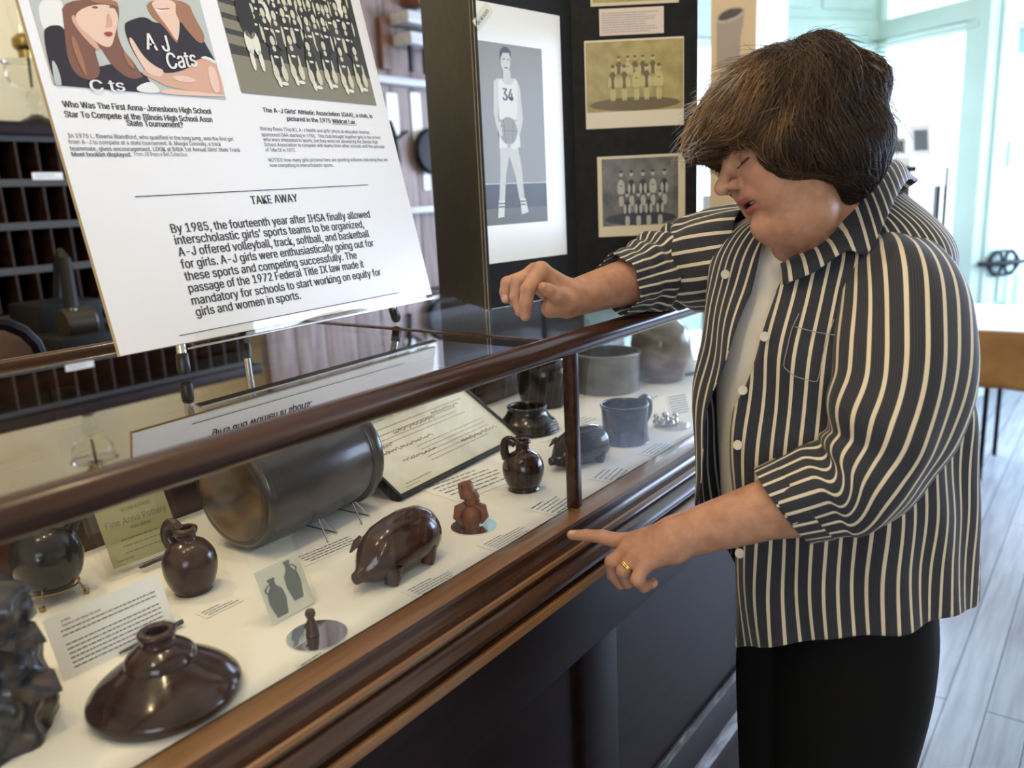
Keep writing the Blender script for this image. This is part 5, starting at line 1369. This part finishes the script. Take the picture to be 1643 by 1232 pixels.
aMou = soft((8.0, 0, -5.02), (1.35, 2.15, .32))
aLid = sum(soft((8.0, s_*3.25, .72), (1.5, 1.6, .62), .6) for s_ in (-1, 1))*(LV[:, 0] > 5)
aChk = sum(soft((6.5, s_*3.6, -2.6), (3.2, 2.4, 2.0), 1.0) for s_ in (-1, 1))
n_, l_, b_ = nodes(skin)
src = b_.inputs['Base Color'].links[0].from_socket
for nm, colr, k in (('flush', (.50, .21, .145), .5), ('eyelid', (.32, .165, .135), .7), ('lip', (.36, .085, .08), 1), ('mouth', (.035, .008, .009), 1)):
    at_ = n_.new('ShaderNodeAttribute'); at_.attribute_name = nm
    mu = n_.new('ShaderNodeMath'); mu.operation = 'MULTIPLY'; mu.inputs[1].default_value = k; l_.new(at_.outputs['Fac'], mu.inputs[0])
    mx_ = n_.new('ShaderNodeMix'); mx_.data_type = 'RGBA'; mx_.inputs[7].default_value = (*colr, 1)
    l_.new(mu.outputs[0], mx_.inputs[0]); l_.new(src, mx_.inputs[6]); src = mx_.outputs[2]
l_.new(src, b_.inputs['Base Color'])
# nails
def nails(tip, prev, nrm, r=.0062):
    global mi
    t, p = np.array(dep(*tip)), np.array(dep(*prev)); d = (t-p)/np.linalg.norm(t-p); n = np.array(nrm); n = n-d*(n@d); n /= np.linalg.norm(n); w = np.cross(d, n)
    q = FC-(t-d*.001+n*.006); mi[((q@d/.0062)**2+(q@w/.0052)**2+(q@n/.0055)**2) < 1] = 1
nails((917, 858, 1.120), (940, 859, 1.110), R3[1]*.8-R3[2]*.4)
nails((1048, 935, 1.052), (1033, 941, 1.043), -R3[1]*.2-R3[2])
nails((843, 506, 1.166), (843, 487, 1.162), -R3[0]-R3[2]*.3)
nails((812, 480, 1.206), (812, 471, 1.206), -R3[0]*.3-R3[2])
body = np_mesh('body', V, F, [skin, nail], person, mi)
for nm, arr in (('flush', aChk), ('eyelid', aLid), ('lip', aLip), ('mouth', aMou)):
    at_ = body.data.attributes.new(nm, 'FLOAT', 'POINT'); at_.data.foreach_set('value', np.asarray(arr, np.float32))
# teeth, lashes
MB().lathe([(0, -.004), (.016, -.003), (.017, 0), (.016, .003), (0, .004)], 20, 0, Matrix.Translation(hp(6.35, 0, -4.80)) @ Matrix((tuple(hf)+(0,), tuple(hl)+(0,), tuple(hu)+(0,), (0, 0, 0, 1))).transposed()).build('teeth', mat('teeth', (.62, .58, .5), .3), person)
ls = MB()
for s in (-1, 1):
    pts = [hp(8.22-.42*((a)/1.3)**2, s*(3.2+a), -.08+.12*(a/1.3)**2) for a in np.linspace(-1.25, 1.35, 9)]
    ls.tube(pts, [.0004]+[.0009]*7+[.0004], 6)
    for a in np.linspace(-1.1, 1.35, 12):
        b0 = hp(8.25-.42*(a/1.3)**2, s*(3.2+a), -.08); ls.tube([b0, b0+(hf*.45+hl*s*.10*a-hu*.30)*.01, b0+(hf*.75+hl*s*.16*a-hu*.30)*.01], [.0004, .0003, .0001], 4)
ls.build('eyelashes', mat('lash', (.03, .018, .014), .6), person)
# ring on the pointing hand
a, b = dep(*lk[2]), dep(1000, 916, 1.052); rd = (b-a).normalized(); rc_ = a.lerp(b, .62); u1 = rd.cross(UP).normalized(); u2 = rd.cross(u1)
rm = MB().tube([rc_+(u1*math.cos(q)+u2*math.sin(q))*.0112 for q in np.linspace(0, 2*PI, 29)[:-1]], .0014, 8, closed=True).tube([rc_+rd*.0022+(u1*math.cos(q)+u2*math.sin(q))*.0110 for q in np.linspace(0, 2*PI, 29)[:-1]], .0012, 8, closed=True)
rm.build('finger_ring', M['ring_gold'], person, smooth=1.2)
# ---- hair: a soft mass with strands laid over it
HP = [hE((-2.2, 0, 4.0), (10.2, 9.0, 7.9), 2), hE((4.0, 0, 6.7), (7.0, 7.4, 4.3), 2, rot=-22), hE((-6.3, 0, -2.0), (5.4, 7.4, 5.8), 2), hE((-6.6, 0, 8.4), (4.2, 5.0, 3.5), 1.2), hE((-10.0, 1.5, 3.0), (3.2, 5.5, 3.6), 1.2), hE((-4.6, 0, -5.2), (4.0, 6.9, 4.4), 2)]
for s in (-1, 1): HP += [hE((1.6, s*6.4, -.1), (5.5, 2.6, 4.7), 1.6), hE((-2.2, s*6.3, -3.4), (3.6, 2.4, 3.6), 1.6), hE((5.4, s*4.6, 4.0), (3.4, 3.0, 2.6), 1.4, rot=-20)]
HP += [hE((9.0, 0, 5.6), (3.2, 5.4, 2.0), 1.4, rot=-30)]
cs = np.array([q.c for q in HP]); rs_ = np.array([q.R for q in HP])
HV, HF = grow(HP, .0045, (cs-rs_[:, None]).min(0)-.02, (cs+rs_[:, None]).max(0)+.02)
LH = (HV-np.array(HO))@HA.T*100
rng = np.random.default_rng(5)
hm_ = [mat('hair_dark', (.026, .014, .009), .5, 0, 0, .35), mat('hair_brown', (.10, .055, .028), .45, 0, 0, .4), mat('hair_gold', (.28, .155, .068), .42, 0, 0, .4), mat('hair_grey_backlit', (.34, .31, .29), .45)]
def hgrad(p, e=.002):
    g = np.stack([field(HP, p+np.eye(3)[i]*e)-field(HP, p-np.eye(3)[i]*e) for i in range(3)], 1)
    return g/(np.linalg.norm(g, axis=1)[:, None]+1e-9)
NS = 15000
idx = rng.integers(0, len(HV), NS)
pos = HV[idx]+rng.normal(0, .002, (NS, 3)); loc = (pos-np.array(HO))@HA.T*100
whorl = np.array([-5.5, 1.5, 12.5])
steps = 8; paths = [pos.copy()]
length = rng.uniform(.035, .075, NS)*np.where(loc[:, 0] > 6, .8, 1)
lift = rng.uniform(-.001, .0035, NS); fly = (rng.random(NS) < .10) & ((loc[:, 2] > 9.5) | (loc[:, 0] > 9.5) | (loc[:, 0] < -10.5))
nz = rng.normal(0, 1, (NS, 3))*.28
clump = np.sin(loc[:, 0]*1.7+loc[:, 2]*.9)*.5+np.sin(loc[:, 1]*1.3-loc[:, 2]*1.9)*.4
for k in range(1, steps):
    p = paths[-1]; l = (p-np.array(HO))@HA.T*100
    d = (l-whorl); d /= np.linalg.norm(d, axis=1)[:, None]
    low = np.clip((2-l[:, 2])/5, 0, 1)[:, None]
    d = d*(1-low*.5)+np.array([-.25, 0, -1])*low
    frontw = np.clip((l[:, 0]-2)/6, 0, 1)[:, None]*(1-low*.6)
    d = d+np.array([1.05, .2, -.25])*frontw
    d = d@HA+nz+np.outer(clump, hl)*.5
    n = hgrad(p); d -= n*(d*n).sum(1)[:, None]; d /= np.linalg.norm(d, axis=1)[:, None]+1e-9
    q = p+d*(length/(steps-1))[:, None]
    t = k/(steps-1)
    dist = field(HP, q); want = lift+.0035*np.sin(t*PI)*1.0+np.where(fly, .016*t*t+.005*t, 0)+np.where(l[:, 2] < -3, .004*t, 0)+np.where(loc[:, 0] > 7.5, .007*t*t, 0)
    q = q-n*((dist-want)*.9)[:, None]
    paths.append(q)
PT = np.stack(paths, 1)
def strands(PT, rad):
    N, S_, _ = PT.shape
    T = np.gradient(PT, axis=1); T /= np.linalg.norm(T, axis=2)[..., None]+1e-9
    A = np.cross(T, np.array([.3, .5, .81])); A /= np.linalg.norm(A, axis=2)[..., None]+1e-9; B = np.cross(T, A)
    r = (rad[:, None]*np.linspace(1, .25, S_)[None, :])[..., None]
    vs = np.stack([PT+(A*math.cos(q)+B*math.sin(q))*r for q in (0, 2*PI/3, 4*PI/3)], 2).reshape(-1, 3)
    base = (np.arange(N)[:, None]*S_+np.arange(S_-1)[None, :]).reshape(-1)*3
    F = np.concatenate([np.stack([base+k, base+(k+1) % 3, base+3+(k+1) % 3, base+3+k], 1) for k in range(3)])
    own = np.concatenate([np.repeat(np.arange(N), S_-1)]*3)
    return vs, F, own
vs, F2, own = strands(PT, rng.uniform(.00028, .0006, NS))
tone = .7*rng.random(NS)+.15+np.clip((loc[:, 0]+1)/14, -.2, .6)+np.where(loc[:, 2] > 8, .12, 0)-np.clip((3-loc[:, 2])/8, 0, .4)+.25*np.sin(loc[:, 0]*1.1+loc[:, 1]*.8+loc[:, 2]*1.4)
kind = np.where(tone < .50, 0, np.where(tone < 1.10, 1, 2)); kind[fly & (loc[:, 0] > 3)] = 3
kind[(rng.random(NS) < .16) & (loc[:, 0] < -8)] = 3  # pale strands at the back stand in for the backlit rim
VV = np.concatenate([HV-np.array([0, 0, 0]), vs]); FF = np.concatenate([HF, F2+len(HV)])
mm_ = np.concatenate([np.zeros(len(HF), int), kind[own]])
np_mesh('hair', VV, FF, hm_, person, mm_)
# ---- cloth
def stripe_cloth(name, base=(.023, .025, .034), line=(.66, .58, .44)):
    m = mat(name, base, .75, 0, 0, .25); n, l, b = nodes(m)
    uv = n.new('ShaderNodeUVMap'); sx = n.new('ShaderNodeSeparateXYZ'); l.new(uv.outputs[0], sx.inputs[0])
    def math_(op, a, bb=None, c=None):
        x = n.new('ShaderNodeMath'); x.operation = op
        for i, v in enumerate((a, bb, c)):
            if v is None: continue
            if isinstance(v, (int, float)): x.inputs[i].default_value = v
            else: l.new(v, x.inputs[i])
        return x.outputs[0]
    u = math_('FRACT', math_('DIVIDE', sx.outputs[0], .0212))
    big = math_('MULTIPLY', math_('GREATER_THAN', u, .38), math_('LESS_THAN', u, .625))
    thin = math_('LESS_THAN', math_('FRACT', math_('MULTIPLY', u, 7.0)), .28)
    nz_ = n.new('ShaderNodeTexNoise'); nz_.inputs['Scale'].default_value = 900
    c1 = n.new('ShaderNodeMix'); c1.data_type = 'RGBA'; c1.inputs[6].default_value = (*base, 1); c1.inputs[7].default_value = (base[0]*1.9, base[1]*1.85, base[2]*1.8, 1)
    l.new(thin, c1.inputs[0])
    c2 = n.new('ShaderNodeMix'); c2.data_type = 'RGBA'; c2.inputs[7].default_value = (*line, 1)
    l.new(big, c2.inputs[0]); l.new(c1.outputs[2], c2.inputs[6]); l.new(c2.outputs[2], b.inputs['Base Color'])
    b.inputs['Sheen Weight'].default_value = .15
    return m
shirt_m = stripe_cloth('striped_cotton')
cat_ = lambda A, t: None
def cr_interp(A, n):
    A = np.asarray(A, float); out = []
    for i in range(len(A)-1):
        p0, p1, p2, p3 = A[max(i-1, 0)], A[i], A[i+1], A[min(i+2, len(A)-1)]
        for k in range(n):
            t = k/n; out.append(.5*((2*p1)+(p2-p0)*t+(2*p0-5*p1+4*p2-p3)*t*t+(3*p1-p0-3*p2+p3)*t**3))
    out.append(A[-1]); return np.array(out)
def grid_mesh(name, G, UVu, UVv, m, parent, close=False, thick=.0016, seed=0):
    """G rows x cols x 3"""
    r, c, _ = G.shape
    idx = np.arange(r*c).reshape(r, c)
    c2 = c if close else c-1
    a = idx[:-1, :c2]; b = np.roll(idx, -1, 1)[:-1, :c2]; d = idx[1:, :c2]; e = np.roll(idx, -1, 1)[1:, :c2]
    F = np.stack([a, b, e, d], -1).reshape(-1, 4)
    o = np_mesh(name, G.reshape(-1, 3), F, [m], parent)
    me = o.data; ul = me.uv_layers.new(name='UVMap')
    uu = np.concatenate([UVu, UVu[:, -1:]+(UVu[:, -1:]-UVu[:, -2:-1])], 1) if close else UVu
    vv = np.concatenate([UVv, UVv[:, -1:]], 1) if close else UVv
    rr, cc = np.meshgrid(np.arange(r-1), np.arange(c2), indexing='ij')
    q = np.stack([np.stack([uu[rr, cc], vv[rr, cc]], -1), np.stack([uu[rr, cc+1], vv[rr, cc+1]], -1), np.stack([uu[rr+1, cc+1], vv[rr+1, cc+1]], -1), np.stack([uu[rr+1, cc], vv[rr+1, cc]], -1)], 2).reshape(-1)
    ul.data.foreach_set('uv', q.astype(np.float32))
    s = o.modifiers.new('thickness', 'SOLIDIFY'); s.thickness = thick; s.offset = 0
    return o
# rings from hem to neck: px, py, depth, half width, front, back, facing (deg), tilt
RG = [(1342, 1000, 1.178, .166, .140, .118, 27, 0, .105), (1342, 905, 1.175, .166, .150, .122, 28, 0, .075), (1342, 795, 1.170, .168, .158, .130, 31, 0, .04),
      (1338, 690, 1.168, .166, .163, .136, 34, 0, .02), (1334, 600, 1.170, .166, .162, .140, 37, 0, .0), (1327, 525, 1.170, .163, .150, .136, 40, 0, 0),
      (1324, 455, 1.172, .160, .126, .122, 42, 0, 0), (1324, 402, 1.172, .162, .104, .106, 42, 0, .0), (1328, 360, 1.170, .135, .086, .092, 42, 0, .0), (1332, 328, 1.168, .084, .072, .078, 42, -.008, .01)]
RA = np.array([list(dep(*q[:3]))+list(q[3:]) for q in RG])
RI = cr_interp(RA, 12)
def ring_pt(row, phi, off=0.0):
    th = math.radians(row[6]); f = np.array(-CR*math.cos(th)-CF*math.sin(th)); l = np.array(CR*math.sin(th)-CF*math.cos(th))
    c, s = np.cos(phi), np.sin(phi); pw = .96
    cc = np.sign(c)*np.abs(c)**pw; ss = np.sign(s)*np.abs(s)**pw
    fr = np.where(c > 0, row[4], row[5])+off; lr = row[3]+off
    return row[:3][None, :]+np.outer(fr*cc, f)+np.outer(lr*ss, l)+np.outer(row[7]*c+row[8]*np.clip(s, -.3, 1), np.array([0, 0, 1.0]))
def front_angle(row, px, off):
    ph_ = np.linspace(-.80, .8, 120); p = ring_pt(row, ph_, off)-EYE; c = p@RC.T
    x = CX+FPX*c[:, 0]/c[:, 2]; k = int(np.argmin(x)); return float(np.interp(px, x[k:], ph_[k:]))
def shirt_torso():
    nr = len(RI); nc = 120; G = np.zeros((nr, nc, 3)); U = np.zeros((nr, nc)); Vv = np.zeros((nr, nc))
    for i, row in enumerate(RI):
        v = i/(nr-1); zt_ = v
        py_ = np.interp(i/12, np.arange(len(RG)), [q[1] for q in RG])
        aL = front_angle(row, np.interp(py_, [328, 360, 400, 447, 541, 626, 715, 888, 1007], [1345, 1320, 1278, 1250, 1217, 1181, 1175, 1179, 1178]), .012)
        aR = -front_angle(row, np.interp(py_, [328, 395, 454, 600, 640, 720, 800, 1007], [1235, 1220, 1210, 1158, 1151, 1147, 1150, 1150]), .012)
        phi = np.linspace(aL, 2*PI-aR, nc)
        w_ = (1-v)
        off = .010+.006*w_*np.sin(phi*7+.6)+.004*np.sin(phi*13+v*9)*w_
        off = off+.004*np.sin(v*24+phi*3)*np.exp(-((v-.45)/.25)**2)
        # open right side swings forward
        tR = np.clip((phi-(2*PI-aR-1.0))/1.0, 0, 1)
        off = off+tR**1.5*.030*np.clip(1.2-v*1.3, 0, 1)
        tL = np.clip((aL+.35-phi)/.35, 0, 1); off = off+tL*.006
        # side vents
        pt = ring_pt(row, phi, off)
        if i == 0: pass
        if v < .12:
            back = np.clip((phi-1.9)/.5, 0, 1)*np.clip((4.4-phi)/.5, 0, 1)
            pt[:, 2] += (1-v/.12)*(.012*np.cos(2*phi)+.03*back*(phi < 2.1))
        if v < .30: pt[:, 2] += .13*np.clip((phi-(2*PI-aR-.9))/.5, 0, 1)*(1-v/.30)
        G[i] = pt
        U[i] = phi/(2*PI)*63*.0212; Vv[i] = v*.7
    return G, U, Vv
G, U, Vv = shirt_torso()
grid_mesh('shirt', G, U, Vv, shirt_m, person)
def inner(off, v0, v1, name, m, nc=72):
    rows = RI[int(v0*(len(RI)-1)):int(v1*(len(RI)-1))+1]
    phi = np.linspace(0, 2*PI, nc, endpoint=False)
    G = np.stack([ring_pt(r, phi, off) for r in rows]); U = np.tile(phi, (len(rows), 1)); return grid_mesh(name, G, U, U*0, m, person, True)
tee = mat('white_knit', (.74, .71, .66), .8, 0, 0, .2)
inner(-.006, .22, .955, 'tee_shirt', tee)
tr_m = mat('black_trousers', (.0045, .0045, .005), .85, 0, 0, .15)
inner(-.045, .0, .16, 'trouser_waist', tr_m)
def sleeve(name, pts, m, fold, shear=0.0, nc=60, N=23, phase=0.0, ref=None):
    A = cr_interp(np.array([(list(dep(*q[:3])) if len(q) == 4 else list(q[0]))+[q[-1]] for q in pts]), 9)
    n = len(A); G = np.zeros((n, nc, 3)); U = np.zeros((n, nc)); Vv = np.zeros((n, nc))
    ref = np.array(ref)
    for i in range(n):
        t = A[min(i+1, n-1), :3]-A[max(i-1, 0), :3]; t /= np.linalg.norm(t)
        a = ref-t*(ref@t); a /= np.linalg.norm(a); b = np.cross(t, a)
        phi = np.linspace(0, 2*PI, nc, endpoint=False); v = i/(n-1)
        r = A[i, 3]+fold(v, phi)
        G[i] = A[i, :3]+np.outer(r*np.cos(phi), a)+np.outer(r*np.sin(phi), b)
        G[i] += np.outer((A[i, 2]-G[i][:, 2])*-shear*max(0, (v-.55)/.45 if name == 'sleeve' else 1), t)
        U[i] = phi/(2*PI)*N*.0212+phase; Vv[i] = v*.5
    return grid_mesh(name, G, U, Vv, m, person, True), A
def foldL(v, phi):
    inn = np.clip(np.cos(phi-0.0), 0, 1)
    return .0035*np.sin(v*40+2*np.sin(phi))*np.exp(-((v-.62)/.16)**2)*(.4+inn)+.003*np.sin(phi*5+v*6)+.0025*np.sin(v*17+phi*2)
sleeve('sleeve', [(1412, 398, 1.115, .020), (1428, 416, 1.085, .046), (1440, 446, 1.060, .064), (1446, 488, 1.035, .075), (1446, 550, 1.012, .078), (1442, 625, .995, .078), (1420, 695, .988, .074), (1400, 740, .986, .066), (LEL.lerp(LWR, .04), .059), (LEL.lerp(LWR, .18), .057), (LEL.lerp(LWR, .32), .054), (LEL.lerp(LWR, .40), .051)], shirt_m, foldL, .30, ref=-R3[0])
sleeve('cuff', [(LEL.lerp(LWR, .29), .0565), (LEL.lerp(LWR, .35), .0545), (LEL.lerp(LWR, .41), .0525)], shirt_m, lambda v, p: 0*p, .34, ref=-R3[0], phase=.004)
def foldR(v, phi):
    return .006*np.sin(v*52+1.5*np.sin(phi*2))*np.exp(-((v-.62)/.18)**2)+.003*np.sin(phi*6+v*8)
sleeve('sleeve', [(1225, 405, 1.235, .075), (1185, 412, 1.275, .080), (1135, 420, 1.325, .079), (REL, .070), (REL.lerp(RWR, .2), .060), (REL.lerp(RWR, .42), .050), (REL.lerp(RWR, .58), .0455)], shirt_m, foldR, ref=R3[1])
# collar
def on_shirt(px, py):
    d = np.array(ray(px, py)); q = G.reshape(-1, 3)-EYE; t = q@d/(d@d); e = np.linalg.norm(q-np.outer(t, d), axis=1)
    ok = np.where(e < .012)[0]
    j = ok[np.argmin(t[ok])] if len(ok) else np.argmin(e)
    return Vector(EYE+d*(t[j]-.004))
def strip(name, inner_, outer, m, u0=0.0, nmid=5):
    a = cr_interp(np.array([list(p) for p in inner_]), 6); b = cr_interp(np.array([list(p) for p in outer]), 6)
    rows = [a+(b-a)*k/(nmid-1)+np.array(UP)*(.006*math.sin(PI*k/(nmid-1))) for k in range(nmid)]
    G = np.stack(rows); s = np.concatenate([[0], np.cumsum(np.linalg.norm(np.diff(b, axis=0), axis=1))])
    U = np.tile(s+u0, (nmid, 1)); return grid_mesh(name, G, U, U*0, m, person, False, .0022)
def toward(p, d): return p+(Vector(EYE)-p).normalized()*d
cin = [dep(*q) for q in ((1252, 424, 1.085), (1292, 400, 1.075), (1332, 372, 1.075), (1363, 318, 1.085), (1390, 288, 1.105), (1420, 262, 1.14), (1440, 258, 1.18), (1432, 266, 1.225), (1405, 285, 1.25), (1300, 372, 1.25), (1220, 396, 1.225))]
cout = [toward(on_shirt(*q), .008) for q in ((1256, 456), (1306, 436), (1356, 412), (1392, 406), (1420, 354))]+[dep(*q) for q in ((1444, 306, 1.075), (1458, 288, 1.12), (1466, 290, 1.19), (1458, 300, 1.25), (1300, 398, 1.285), (1206, 420, 1.225))]
cout[2] = dep(1358, 402, depth_of(cout[2])-.004)
strip('collar', cin, cout, shirt_m)
# buttons, pocket stitching
bt = mat('button', (.66, .62, .52), .3)
for (px, py) in ((1262, 447), (1227, 540), (1192, 626), (1184, 714), (1187, 888), (1164, 440)):
    c = on_shirt(px, py); n_ = (Vector(EYE)-c).normalized(); n_ = (n_-R3[0]*.45).normalized()
    MB().lathe([(0, 0), (.0062, 0), (.0066, .0008), (.0060, .0020), (.0035, .0016), (0, .0016)], 20, 0, Matrix.Translation(c) @ n_.to_track_quat('Z', 'Y').to_matrix().to_4x4()).build('button', bt, person)
stt = mat('stitch', (.30, .28, .25), .7)
def stitch(pts):
    q = [on_shirt(*pts[0])]
    for i in range(len(pts)-1):
        for k in range(1, 7): q.append(on_shirt(pts[i][0]+(pts[i+1][0]-pts[i][0])*k/6, pts[i][1]+(pts[i+1][1]-pts[i][1])*k/6))
    sm = [q[0]]+[(q[i-1]+q[i]*2+q[i+1])/4 for i in range(1, len(q)-1)]+[q[-1]]
    return sm
MB().tube(stitch([(1282, 503), (1270, 528), (1256, 588), (1275, 604), (1312, 614), (1322, 560), (1338, 512)]), .0006, 5).build('pocket_stitching', stt, person)
MB().tube(stitch([(1275, 524), (1310, 533), (1343, 538)]), .0006, 5).build('pocket_hem', stt, person)
# trousers and shoes
tA = []
lg_ = MB()
for h in (hipL, hipR):
    pth = [h+UP*.03, drop(h, h.z-.10, .005), drop(h, .45, .03), drop(h, .25, .015), drop(h, .06, .0)]
    P_ = cr_interp(np.array([list(p)+[r] for p, r in zip(pth, (.098, .104, .074, .070, .074))]), 8)
    lg_.tube([p[:3] for p in P_], [p[3] for p in P_], 28)
lg_.build('trousers', tr_m, person, smooth=1.2)
for h in (hipL, hipR):
    c = Vector((h.x, h.y, 0)); s_ = MB()
    q = [c-FD*.075+UP*.045, c-FD*.03+UP*.05, c+FD*.05+UP*.045, c+FD*.13+UP*.034, c+FD*.175+UP*.026]
    s_.tube(q, [.030, .040, .043, .040, .018], 20, flat=.85)
    s_.build('shoe', M['black_plastic'], person, smooth=1.2)
